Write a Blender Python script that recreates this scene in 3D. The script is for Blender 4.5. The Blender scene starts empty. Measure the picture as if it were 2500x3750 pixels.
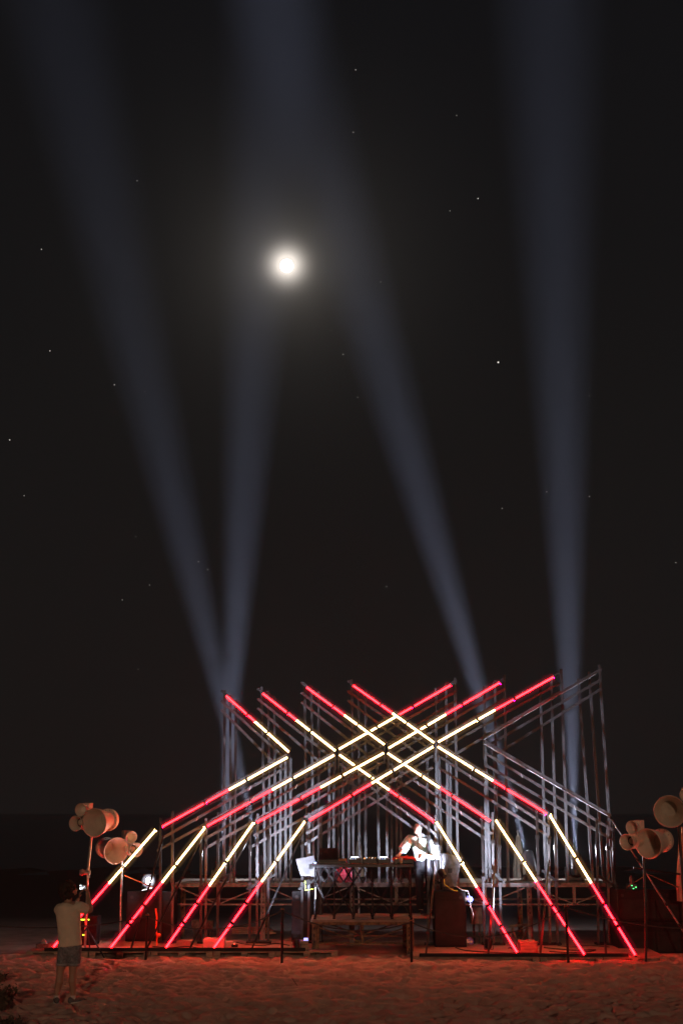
import bpy, math, random
import numpy as np
from mathutils import Vector, Matrix, noise
random.seed(7); rng = np.random.default_rng(7)
R = math.radians
S = bpy.context.scene
COL = S.collection

# ------------------------------------------------------------------ camera
F_PX, HALF_W, HALF_H = 4200.0, 1250.0, 1875.0
CAM_Z = 2.80
PITCH = math.atan(1090.0 / F_PX)
cam_d = bpy.data.cameras.new('camera'); cam = bpy.data.objects.new('camera', cam_d); COL.objects.link(cam)
cam.location = (0, 0, CAM_Z); cam.rotation_euler = (math.pi / 2 + PITCH, 0, 0)
cam_d.sensor_fit = 'VERTICAL'; cam_d.sensor_height = 36.0; cam_d.lens = 36.0 * F_PX / 3750.0
cam_d.clip_start = 0.1; cam_d.clip_end = 9000
S.camera = cam
S.view_settings.view_transform = 'Standard'; S.view_settings.look = 'None'
S.view_settings.exposure = 0.0; S.view_settings.gamma = 1.0; S.view_settings.use_curve_mapping = False
S.render.engine = 'CYCLES'
cy = S.cycles
cy.use_denoising = True
try: cy.denoiser = 'OPENIMAGEDENOISE'
except Exception: pass
cy.max_bounces = 4; cy.diffuse_bounces = 2; cy.glossy_bounces = 2; cy.transmission_bounces = 3
cy.transparent_max_bounces = 12; cy.volume_bounces = 0
cy.sample_clamp_indirect = 3.0; cy.sample_clamp_direct = 0.0
cy.caustics_reflective = False; cy.caustics_refractive = False
cy.use_light_tree = True

_c, _s = math.cos(PITCH), math.sin(PITCH)
def ray(x, y):
    u, v = (x - HALF_W) / F_PX, (HALF_H - y) / F_PX
    return Vector((u, _c - v * _s, _s + v * _c))
def P(x, y, Y):                                    # a point of the photograph's frame at distance Y
    d = ray(x, y); return Vector((d.x, d.y, d.z)) * (Y / d.y) + Vector((0, 0, CAM_Z))
def PZ(x, y, z):                                   # a point of the frame on the level z
    d = ray(x, y); return d * ((z - CAM_Z) / d.z) + Vector((0, 0, CAM_Z))

# ------------------------------------------------------------------ world: night sky with the moon's glow
MOON_DIR = ray(1050, 970).normalized()
W = bpy.data.worlds.new('World'); S.world = W; W.use_nodes = True
W.cycles.sampling_method = 'NONE'
nt = W.node_tree; nt.nodes.clear()
def N(t, **k):
    n = nt.nodes.new(t)
    for a, b in k.items(): setattr(n, a, b)
    return n
def M_(op, a, b=None, clamp=False):
    n = N('ShaderNodeMath', operation=op, use_clamp=clamp)
    for i, v in enumerate((a, b)):
        if v is None: continue
        if isinstance(v, (int, float)): n.inputs[i].default_value = v
        else: nt.links.new(v, n.inputs[i])
    return n.outputs[0]
tc = N('ShaderNodeTexCoord')
nrm = N('ShaderNodeVectorMath', operation='NORMALIZE'); nt.links.new(tc.outputs['Generated'], nrm.inputs[0])
dist = N('ShaderNodeVectorMath', operation='DISTANCE'); nt.links.new(nrm.outputs[0], dist.inputs[0]); dist.inputs[1].default_value = MOON_DIR
a = M_('MAXIMUM', dist.outputs['Value'], 0.0075)
g1 = M_('MULTIPLY', M_('POWER', M_('DIVIDE', 0.0238, a), 1.35), 0.110)
fall = M_('SUBTRACT', 1.0, M_('DIVIDE', a, 0.26), clamp=True)
g1 = M_('MULTIPLY', g1, M_('POWER', fall, 1.6))
sh = M_('MULTIPLY', M_('POWER', 2.718, M_('MULTIPLY', M_('POWER', M_('DIVIDE', a, 0.0125), 2.0), -1.0)), 0.85)
g1 = M_('ADD', g1, sh)
sep = N('ShaderNodeSeparateXYZ'); nt.links.new(nrm.outputs[0], sep.inputs[0])
ramp = N('ShaderNodeValToRGB'); nt.links.new(M_('MULTIPLY', sep.outputs['Z'], 1.4, clamp=True), ramp.inputs[0])
cr = ramp.color_ramp
cr.elements[0].position = 0.0; cr.elements[0].color = (0.0088, 0.0078, 0.0073, 1)
cr.elements[1].position = 1.0; cr.elements[1].color = (0.0050, 0.0051, 0.0062, 1)
e = cr.elements.new(0.45); e.color = (0.0076, 0.0071, 0.0069, 1)
glowc = N('ShaderNodeVectorMath', operation='SCALE'); glowc.inputs[0].default_value = (1.0, 0.90, 0.80); nt.links.new(g1, glowc.inputs['Scale'])
addc = N('ShaderNodeVectorMath', operation='ADD'); nt.links.new(ramp.outputs[0], addc.inputs[0]); nt.links.new(glowc.outputs[0], addc.inputs[1])
bg = N('ShaderNodeBackground'); nt.links.new(addc.outputs[0], bg.inputs[0]); bg.inputs[1].default_value = 1.0
wo = N('ShaderNodeOutputWorld'); nt.links.new(bg.outputs[0], wo.inputs[0])

# ------------------------------------------------------------------ sun lamp: the far warm light behind the camera, very dim
sd = bpy.data.lights.new('sun', 'SUN'); sd.energy = 0.33; sd.angle = R(2); sd.color = (1.0, 0.62, 0.40)
so = bpy.data.objects.new('sun', sd); COL.objects.link(so)
so.rotation_euler = Vector((-0.05, 1.0, -0.16)).to_track_quat('-Z', 'Y').to_euler()

HAZE_D = 0.0006

# ------------------------------------------------------------------ helpers
def link_mesh(name, V, Fc, m, parent=None, smooth=False, origin=None):
    me = bpy.data.meshes.new(name)
    o0 = Vector(origin) if origin is not None else (root_loc(parent) if parent else Vector((0, 0, 0)))
    me.from_pydata([(v[0] - o0[0], v[1] - o0[1], v[2] - o0[2]) for v in V], [], Fc)
    if m: me.materials.append(m)
    if smooth:
        me.polygons.foreach_set('use_smooth', [True] * len(me.polygons))
    me.update()
    o = bpy.data.objects.new(name, me); COL.objects.link(o)
    if parent: o.parent = parent
    elif origin is not None: o.location = o0
    return o
def root_loc(o):
    while o.parent: o = o.parent
    return Vector(o.location)
def tag(o, label=None, cat=None, group=None, kind=None):
    if label: o['label'] = label
    if cat: o['category'] = cat
    if group: o['group'] = group
    if kind: o['kind'] = kind
    return o
def thing(name, label, cat, loc, group=None):
    o = bpy.data.objects.new(name, None); COL.objects.link(o); o.location = loc; o.empty_display_size = 0.2
    return tag(o, label, cat, group)
def copy_tree(o, parent=None):
    c = o.copy(); COL.objects.link(c); c.parent = parent
    for ch in list(o.children): copy_tree(ch, c)
    return c
class MB:
    def __init__(s): s.V = []; s.F = []
    def add(s, V, Fc):
        b = len(s.V); s.V += [tuple(v) for v in V]; s.F += [tuple(i + b for i in f) for f in Fc]; return s
    def box(s, lo, hi):
        x0, y0, z0 = lo; x1, y1, z1 = hi
        V = [(x0,y0,z0),(x1,y0,z0),(x1,y1,z0),(x0,y1,z0),(x0,y0,z1),(x1,y0,z1),(x1,y1,z1),(x0,y1,z1)]
        return s.add(V, BOXF)
    def obox(s, c, ax, ay, az):                     # box from centre and three half-axes
        c = Vector(c); V = []
        for sz in (-1, 1):
            for sx, sy in ((-1,-1),(1,-1),(1,1),(-1,1)):
                V.append(c + ax * sx + ay * sy + az * sz)
        return s.add(V, BOXF)
    def bar(s, p, q, w, d, up=(0, 1, 0)):            # rectangular bar, w across, d along `up`
        p = Vector(p); q = Vector(q); t = (q - p)
        if t.length < 1e-6: return s
        u = Vector(up); u = (u - t.normalized() * u.dot(t.normalized()))
        if u.length < 1e-3: u = Vector((1, 0, 0)); u = (u - t.normalized() * u.dot(t.normalized()))
        u.normalize(); v = t.normalized().cross(u)
        return s.obox((p + q) / 2, v * (w / 2), u * (d / 2), t / 2)
    def tube(s, p, q, r, n=10, r2=None, cap=True):
        p = Vector(p); q = Vector(q); t = (q - p).normalized(); r2 = r if r2 is None else r2
        u = t.orthogonal().normalized(); v = t.cross(u); V = []
        for (c, rr) in ((p, r), (q, r2)):
            for i in range(n):
                a = 2 * math.pi * i / n; V.append(c + u * (math.cos(a) * rr) + v * (math.sin(a) * rr))
        Fc = [(i, (i + 1) % n, n + (i + 1) % n, n + i) for i in range(n)]
        if cap: Fc += [tuple(range(n))[::-1], tuple(range(n, 2 * n))]
        return s.add(V, Fc)
    def half(s, p, q, r, sign, n=8):                 # half of a tube wall: sign -1 the side towards -Y, +1 the back
        p = Vector(p); q = Vector(q); t = (q - p).normalized(); u = Vector((0, 1, 0)); u = (u - t*u.dot(t)).normalized() * sign; v = t.cross(u)
        V = []
        for c in (p, q):
            for i in range(n + 1):
                a = -math.pi/2 + math.pi*i/n; V.append(c + u*(math.cos(a)*r) + v*(math.sin(a)*r))
        m_ = n + 1
        Fc = [(i, i+1, m_+i+1, m_+i) for i in range(n)]
        if sign > 0: Fc.append((0, m_, 2*m_-1, m_-1))
        return s.add(V, Fc)
    def path(s, pts, r, n=6):
        for i in range(len(pts) - 1): s.tube(pts[i], pts[i + 1], r, n)
        return s
    def lathe(s, c, axis, prof, n=28, caps=(False, False)):
        c = Vector(c); t = Vector(axis).normalized(); u = t.orthogonal().normalized(); v = t.cross(u); V = []
        for (h, rr) in prof:
            for i in range(n):
                a = 2 * math.pi * i / n; V.append(c + t * h + u * (math.cos(a) * rr) + v * (math.sin(a) * rr))
        Fc = []
        for k in range(len(prof) - 1):
            for i in range(n):
                j = (i + 1) % n; Fc.append((k*n+i, k*n+j, (k+1)*n+j, (k+1)*n+i))
        if caps[0]: Fc.append(tuple(range(n))[::-1])
        if caps[1]: Fc.append(tuple(range((len(prof)-1)*n, len(prof)*n)))
        return s.add(V, Fc)
    def loft(s, rings, n=14):                        # rings: (centre, rx, ry, x axis, y axis); closed by end caps with a rounded tip
        V = []
        for (c, rx, ry, ax, ay) in rings:
            c = Vector(c)
            for i in range(n):
                a = 2 * math.pi * i / n; V.append(c + Vector(ax) * (math.cos(a) * rx) + Vector(ay) * (math.sin(a) * ry))
        Fc = []
        for k in range(len(rings) - 1):
            for i in range(n):
                j = (i + 1) % n; Fc.append((k*n+i, k*n+j, (k+1)*n+j, (k+1)*n+i))
        Fc += [tuple(range(n))[::-1], tuple(range((len(rings)-1)*n, len(rings)*n))]
        return s.add(V, Fc)
    def build(s, name, m, parent=None, smooth=False, bevel=0, origin=None):
        o = link_mesh(name, s.V, s.F, m, parent, smooth, origin)
        if bevel:
            b = o.modifiers.new('b', 'BEVEL'); b.width = bevel; b.segments = 2; b.limit_method = 'ANGLE'
        return o
BOXF = [(0,3,2,1),(4,5,6,7),(0,1,5,4),(1,2,6,5),(2,3,7,6),(3,0,4,7)]
X, Y_, Z = Vector((1,0,0)), Vector((0,1,0)), Vector((0,0,1))

# ------------------------------------------------------------------ materials
def mat(name, col, rough=0.7, metal=0.0, var=0.25, scale=8.0, stretch=None, bump=0.0, bscale=40.0, col2=None, spec=0.5):
    m = bpy.data.materials.new(name); m.use_nodes = True; t = m.node_tree; b = t.nodes['Principled BSDF']
    b.inputs['Roughness'].default_value = rough; b.inputs['Metallic'].default_value = metal
    b.inputs['Specular IOR Level'].default_value = spec
    tc = t.nodes.new('ShaderNodeTexCoord'); mp = t.nodes.new('ShaderNodeMapping'); t.links.new(tc.outputs['Object'], mp.inputs[0])
    if stretch: mp.inputs['Scale'].default_value = stretch
    nz = t.nodes.new('ShaderNodeTexNoise'); nz.inputs['Scale'].default_value = scale; nz.inputs['Detail'].default_value = 6
    t.links.new(mp.outputs[0], nz.inputs['Vector'])
    rp = t.nodes.new('ShaderNodeValToRGB'); t.links.new(nz.outputs['Fac'], rp.inputs[0])
    c2 = col2 or tuple(c * (1 - var) for c in col); c1 = tuple(min(1, c * (1 + var)) for c in col) if col2 is None else col
    rp.color_ramp.elements[0].position = 0.35; rp.color_ramp.elements[0].color = (*c2, 1)
    rp.color_ramp.elements[1].position = 0.65; rp.color_ramp.elements[1].color = (*c1, 1)
    t.links.new(rp.outputs[0], b.inputs['Base Color'])
    if bump:
        n2 = t.nodes.new('ShaderNodeTexNoise'); n2.inputs['Scale'].default_value = bscale; n2.inputs['Detail'].default_value = 8
        t.links.new(mp.outputs[0], n2.inputs['Vector'])
        bp = t.nodes.new('ShaderNodeBump'); bp.inputs['Strength'].default_value = bump; bp.inputs['Distance'].default_value = 0.02
        t.links.new(n2.outputs['Fac'], bp.inputs['Height']); t.links.new(bp.outputs[0], b.inputs['Normal'])
    return m
def emit(name, col, strength):
    m = bpy.data.materials.new(name); m.use_nodes = True; t = m.node_tree; t.nodes.clear()
    e = t.nodes.new('ShaderNodeEmission'); e.inputs[0].default_value = (*col, 1); e.inputs[1].default_value = strength
    o = t.nodes.new('ShaderNodeOutputMaterial'); t.links.new(e.outputs[0], o.inputs['Surface']); return m
def glow_vol(name, col, strength):  # emission-only volume that imitates a halo of light
    m = bpy.data.materials.new(name); m.use_nodes = True; t = m.node_tree; t.nodes.clear()
    e = t.nodes.new('ShaderNodeEmission'); e.inputs[0].default_value = (*col, 1); e.inputs[1].default_value = strength
    o = t.nodes.new('ShaderNodeOutputMaterial'); t.links.new(e.outputs[0], o.inputs['Volume']); return m
TIMBER = mat('weathered_timber', (0.085,0.086,0.09), 0.65, var=0.35, scale=5, stretch=(6,6,0.8), bump=0.4)
TIMBER2 = mat('timber_rail', (0.080,0.081,0.085), 0.6, var=0.4, scale=5, stretch=(1,6,6), bump=0.4)
DARKM = mat('dark_steel', (0.035,0.033,0.035), 0.35, 0.6, var=0.3, scale=12)
DARKP = mat('black_paint', (0.012,0.012,0.012), 0.6, var=0.4, scale=6, spec=0.2)
DECKM = mat('galvanised_steel', (0.20,0.19,0.18), 0.5, 0.4, var=0.4, scale=9, col2=(0.07,0.06,0.055))
RUST = mat('rusty_steel', (0.30,0.19,0.09), 0.75, 0.1, scale=14, col2=(0.10,0.06,0.04), bump=0.3)
PLY = mat('plywood', (0.30,0.235,0.19), 0.8, var=0.25, scale=3, stretch=(1,6,1), bump=0.25, bscale=60)
PALLET = mat('pallet_wood', (0.38,0.28,0.20), 0.85, var=0.4, scale=4, stretch=(1,6,6), bump=0.3)
CREAMP = mat('cream_plastic', (0.78,0.66,0.54), 0.38, var=0.07, scale=5)
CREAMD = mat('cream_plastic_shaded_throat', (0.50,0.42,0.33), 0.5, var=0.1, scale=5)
CHROME = mat('worn_chrome', (0.55,0.5,0.46), 0.3, 0.8, var=0.3, scale=9)
ROPE = mat('black_rope', (0.05,0.045,0.045), 0.9, scale=60)
def sleeve_col(n, c, s): return glow_vol(n, c, s)
RED = emit('red_led_core', (1.0, 0.0030, 0.0038), 80.0)
WARM = emit('warm_led_core', (1.0, 0.60, 0.21), 22.0)
RED_G = glow_vol('red_inner_halo', (1.0, 0.0, 0.05), 10.0); RED_H = glow_vol('red_outer_halo', (1.0, 0.0, 0.05), 0.42)  # glowing volumes imitating the halo around each tube, no real diffuser
WARM_G = glow_vol('warm_inner_halo', (1.0, 0.52, 0.16), 7.5); WARM_H = glow_vol('warm_outer_halo', (1.0, 0.50, 0.16), 0.34)
UNLIT = mat('unlit_led_tube', (0.22,0.22,0.23), 0.4, 0.0, var=0.05)

# ------------------------------------------------------------------ setting: sand, sea
def axis(lo, hi, step, far_lo, far_hi):
    v = list(np.arange(lo, hi, step)); s = step; x = v[-1]
    while x < far_hi: s *= 1.22; x += s; v.append(min(x, far_hi))
    s = step; x = lo; pre = []
    while x > far_lo: s *= 1.22; x -= s; pre.append(max(x, far_lo))
    return np.array(pre[::-1] + v)
xs = axis(-6.6, 6.7, 0.0215, -420, 420)
ys = axis(15.6, 24.2, 0.0235, -8, 62)
GX, GY = np.meshgrid(xs, ys)
def vnoise(x, y, seed=0):
    r = np.random.default_rng(seed); T = r.random((256, 256))
    xi = np.floor(x).astype(int); yi = np.floor(y).astype(int); fx = x - xi; fy = y - yi
    fx = fx*fx*(3-2*fx); fy = fy*fy*(3-2*fy)
    g = lambda i, j: T[i % 256, j % 256]
    return (g(xi,yi)*(1-fx)+g(xi+1,yi)*fx)*(1-fy) + (g(xi,yi+1)*(1-fx)+g(xi+1,yi+1)*fx)*fy
H = 0.05 * (vnoise(GX*0.5, GY*0.5, 1) - 0.5) + 0.05 * (vnoise(GX*1.6, GY*1.6, 2) - 0.5)
wx = GX + 0.12 * (vnoise(GX*3, GY*3, 3) - .5); wy = GY + 0.12 * (vnoise(GX*3+9, GY*3, 4) - .5)
foot = np.zeros_like(H)
ix0, ix1 = np.searchsorted(xs, -6.6), np.searchsorted(xs, 6.7); iy0, iy1 = np.searchsorted(ys, 15.6), np.searchsorted(ys, 24.2)
sx = xs; sy = ys
for k in range(6800):                               # trodden dry sand: overlapping smooth hollows that meet in sharp crests
    cx = rng.uniform(-6.7, 6.8); cyy = rng.uniform(15.5, 24.2); L = rng.uniform(0.075, 0.175); w = L * rng.uniform(0.42, 0.75); th = rng.uniform(-0.7, 0.7)
    dp = rng.uniform(0.010, 0.150) * (L/0.15)**0.6
    i0, i1 = np.searchsorted(sx, cx - 1.4*L), np.searchsorted(sx, cx + 1.4*L); j0, j1 = np.searchsorted(sy, cyy - 1.4*L), np.searchsorted(sy, cyy + 1.4*L)
    if i1 <= i0 or j1 <= j0: continue
    dx = wx[j0:j1, i0:i1] - cx; dy = wy[j0:j1, i0:i1] - cyy
    a_ = (dx*math.cos(th)+dy*math.sin(th))/L; b_ = (-dx*math.sin(th)+dy*math.cos(th))/w
    r2 = a_*a_+b_*b_
    foot[j0:j1, i0:i1] = np.minimum(foot[j0:j1, i0:i1], -dp*(1-r2**0.9))
for _k in range(1):
    foot[1:-1, 1:-1] = (foot[1:-1, 1:-1]*2 + foot[:-2, 1:-1] + foot[2:, 1:-1] + foot[1:-1, :-2] + foot[1:-1, 2:])/6
foot += 0.055
msk = np.clip((GX+7)/0.6, 0, 1)*np.clip((7.1-GX)/0.6, 0, 1)*np.clip((GY-15.3)/0.5, 0, 1)*np.clip((24.4-GY)/0.4, 0, 1)
H = H + foot*msk + (0.010*(vnoise(GX*7, GY*10, 8)-.5) + 0.006*(vnoise(GX*20, GY*26, 6)-.5))*msk
H -= 0.03*np.clip((GY-26)/10, 0, 3)                  # the beach falls gently towards the sea
near = np.clip(1 - np.abs(GY - 23.8)/0.6, 0, 1)
H = H + 0.02*near
V = np.stack([GX.ravel(), GY.ravel(), H.ravel()], 1)
nx_, ny_ = len(xs), len(ys)
idx = np.arange(nx_*ny_).reshape(ny_, nx_)
Fq = np.stack([idx[:-1,:-1].ravel(), idx[:-1,1:].ravel(), idx[1:,1:].ravel(), idx[1:,:-1].ravel()], 1)
me = bpy.data.meshes.new('sand'); me.vertices.add(len(V)); me.vertices.foreach_set('co', V.ravel())
me.loops.add(Fq.size); me.loops.foreach_set('vertex_index', Fq.ravel().astype(np.int32))
me.polygons.add(len(Fq)); me.polygons.foreach_set('loop_start', np.arange(0, Fq.size, 4, dtype=np.int32)); me.polygons.foreach_set('loop_total', np.full(len(Fq), 4, dtype=np.int32))
me.update(calc_edges=True); me.polygons.foreach_set('use_smooth', np.ones(len(Fq), dtype=bool))
SAND = mat('beach_sand', (0.50,0.36,0.30), 0.95, var=0.16, scale=2.5, bump=0.55, bscale=38, spec=0.2)
me.materials.append(SAND)
_t = SAND.node_tree; _b = _t.nodes['Principled BSDF']; _ramp = _b.inputs['Base Color'].links[0].from_socket      # sand colour darkened from behind the stage to the sea, imitating unlit beach
_g = _t.nodes.new('ShaderNodeNewGeometry'); _sx = _t.nodes.new('ShaderNodeSeparateXYZ'); _t.links.new(_g.outputs['Position'], _sx.inputs[0])
_m = _t.nodes.new('ShaderNodeMapRange'); _m.inputs['From Min'].default_value = 27.5; _m.inputs['From Max'].default_value = 33.0; _t.links.new(_sx.outputs['Y'], _m.inputs['Value'])
_x = _t.nodes.new('ShaderNodeMix'); _x.data_type = 'RGBA'; _t.links.new(_m.outputs[0], _x.inputs['Factor']); _t.links.new(_ramp, _x.inputs['A']); _x.inputs['B'].default_value = (0.085,0.065,0.055,1); _t.links.new(_x.outputs['Result'], _b.inputs['Base Color'])
sand = bpy.data.objects.new('sand', me); COL.objects.link(sand); tag(sand, kind='structure')
def ground_z(x, y):
    i = min(max(int(np.searchsorted(xs, x)), 0), nx_-1); j = min(max(int(np.searchsorted(ys, y)), 0), ny_-1); return float(H[j, i])
SEAM = mat('dark_sea', (0.012,0.012,0.014), 0.25, var=0.3, scale=0.4, bump=0.6, bscale=0.8)
sea = MB().add([(-420,55,-0.09),(420,55,-0.09),(420,860,-0.09),(-420,860,-0.09)], [(0,1,2,3)]).build('sea', SEAM); tag(sea, kind='structure')

# haze that the beams of the searchlights show in
hz = bpy.data.materials.new('night_haze'); hz.use_nodes = True; t = hz.node_tree; t.nodes.clear()
pv = t.nodes.new('ShaderNodeVolumePrincipled'); pv.inputs['Color'].default_value = (0.82,0.86,0.95,1); pv.inputs['Density'].default_value = HAZE_D; pv.inputs['Anisotropy'].default_value = 0.5
oo = t.nodes.new('ShaderNodeOutputMaterial'); t.links.new(pv.outputs[0], oo.inputs['Volume'])
haze = MB().box((-425,-12,-2.6), (425,865,80)).build('haze', hz); tag(haze, kind='stuff')

# ------------------------------------------------------------------ moon and stars
moon = MB().lathe(MOON_DIR*3000, (0,0,1), [(-17*math.cos(math.pi*i/16), max(0.01, 17*math.sin(math.pi*i/16))) for i in range(17)], n=32).build('moon', emit('moonlight', (1,0.97,0.9), 6), smooth=True, origin=MOON_DIR*3000)
tag(moon, 'full moon glowing overexposed white high in the night sky', 'moon')
starm = emit('starlight', (1,0.95,0.85), 1.0)
star0 = None
for (sx_, sy_, r_) in [(1823,1323,3.0),(1749,723,1.6),(2000,1797,1.5),(1837,1858,1.2),(2156,1814,1.2),(37,1607,1.6),(90,1812,1.1),(727,2053,1.7),(761,2082,1.4),(420,1405,1.4),(184,1281,1.4),(153,909,1.4),(503,658,1.2),(1293,481,1.4),(1214,1206,.9),(1256,1294,1.4),(1393,1029,1.1),(1414,2144,1.2),(549,2139,1.0),(507,2447,1.0),(1302,252,1.1),(1670,419,1.0),(498,1961,1.0),(2156,1445,1.0),(531,1430,.9),(2472,2056,1.1),(1647,768,.9),(1309,1451,1.0),(449,2193,.9)]:
    d = ray(sx_, sy_).normalized()*2900; rr = r_*2900/F_PX*1.05
    if star0 is None:
        b = MB(); b.lathe((0,0,0), (0,0,1), [(-math.cos(math.pi*i/6), max(0.01, math.sin(math.pi*i/6))) for i in range(7)], n=8)
        star0 = b.build('star', starm); o = star0
    else: o = star0.copy(); COL.objects.link(o)
    o.location = d; o.scale = (rr, rr, rr)
    if r_ >= 3: tag(o, 'brightest star of the sky, right of and below the moon between two beams', 'star')
    else: tag(o, 'tiny pale star point in the black night sky', 'star', 'stars scattered over the night sky')

# ------------------------------------------------------------------ pallet platforms
PLAT_Z = 0.150; PF = 23.62
pal = thing('pallet', 'wooden pallet', 'pallet', (0,0,0), 'pallets under the light frames')
for k in range(3):
    yy = [0.0, 0.55, 1.1][k]
    MB().box((0.01, yy, 0.0), (1.19, yy+0.10, 0.022)).build('bottom_board', PALLET, pal)
    for xx in (0.0, 0.53, 1.06): MB().box((xx+0.01, yy, 0.0225), (xx+0.135, yy+0.10, 0.1)).build('block', PALLET, pal)
for xx in (0.0, 0.53, 1.06): MB().box((xx+0.012, 0, 0.1003), (xx+0.132, 1.2, 0.118)).build('stringer_board', PALLET, pal)
for k in range(7): MB().box((0.004, 0.172*k, 0.1183), (1.194, 0.172*k+0.13, 0.138)).build('top_board', PALLET, pal)
PFR = 23.12; PLAT_ZR = 0.105
def px_x(x, y, Y): return P(x, y, Y).x
LX0 = px_x(97, 3484, PF); RX0 = px_x(1508, 3505, PFR)
first = True
llabs = ['leftmost wooden pallet of the left platform, behind the standing photographer', 'second wooden pallet from the left under the red tubes', 'third wooden pallet from the left, beneath the cream box', 'fourth wooden pallet from the left under the left platform', 'wooden pallet at the inner end of the left platform beside the booth']
rlabs = ['wooden pallet at the inner end of the right platform beside the booth', 'second wooden pallet of the right platform under the right speaker', 'third wooden pallet of the right platform near the wooden box', 'rightmost wooden pallet of the right platform by the black cabinet']
for (x0, labs, pf, zz) in ((LX0, llabs, PF, 0.0), (RX0, rlabs, PFR, PLAT_ZR-PLAT_Z)):
    for i, lb in enumerate(labs):
        o = pal if first else copy_tree(pal); first = False
        o.location = (x0 + i*1.205, pf, zz); o['label'] = lb
for (x0, pf, zt_, n, lb) in ((LX0, PF, PLAT_Z, 5, 'plywood sheet floor laid over the left row of pallets'), (RX0, PFR, PLAT_ZR, 4, 'plywood sheet floor laid over the right row of pallets')):
    t_ = thing('platform_floor', lb, 'plywood floor', (x0, pf, zt_-0.0115))
    for i in range(n):
        MB().box((x0+i*1.205+0.003, pf+0.04, zt_-0.0115), (x0+i*1.205+1.2, pf+2.05, zt_)).build('panel', PLY, t_)
# black channels along the front edges
ch = MB(); p0 = px_x(430, 3480, PF); p1 = px_x(1118, 3480, PF)
for (pf, zt_, x0, x1, lb) in ((PF, PLAT_Z, LX0+0.35, px_x(1118,3480,PF), 'long black metal channel along the front edge of the left platform'), (PFR, PLAT_ZR, px_x(1535,3500,PFR), px_x(2300,3505,PFR), 'long black metal channel along the front edge of the right platform')):
    g = MB(); g.box((x0, pf-0.012, zt_+0.001), (x1, pf+0.004, zt_+0.062)); g.box((x0, pf+0.0045, zt_+0.001), (x1, pf+0.07, zt_+0.006)); g.box((x0, pf+0.0705, zt_+0.001), (x1, pf+0.078, zt_+0.035))
    tag(g.build('metal_channel', DARKP, origin=((x0+x1)/2, pf, zt_)), lb, 'metal channel')

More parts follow.
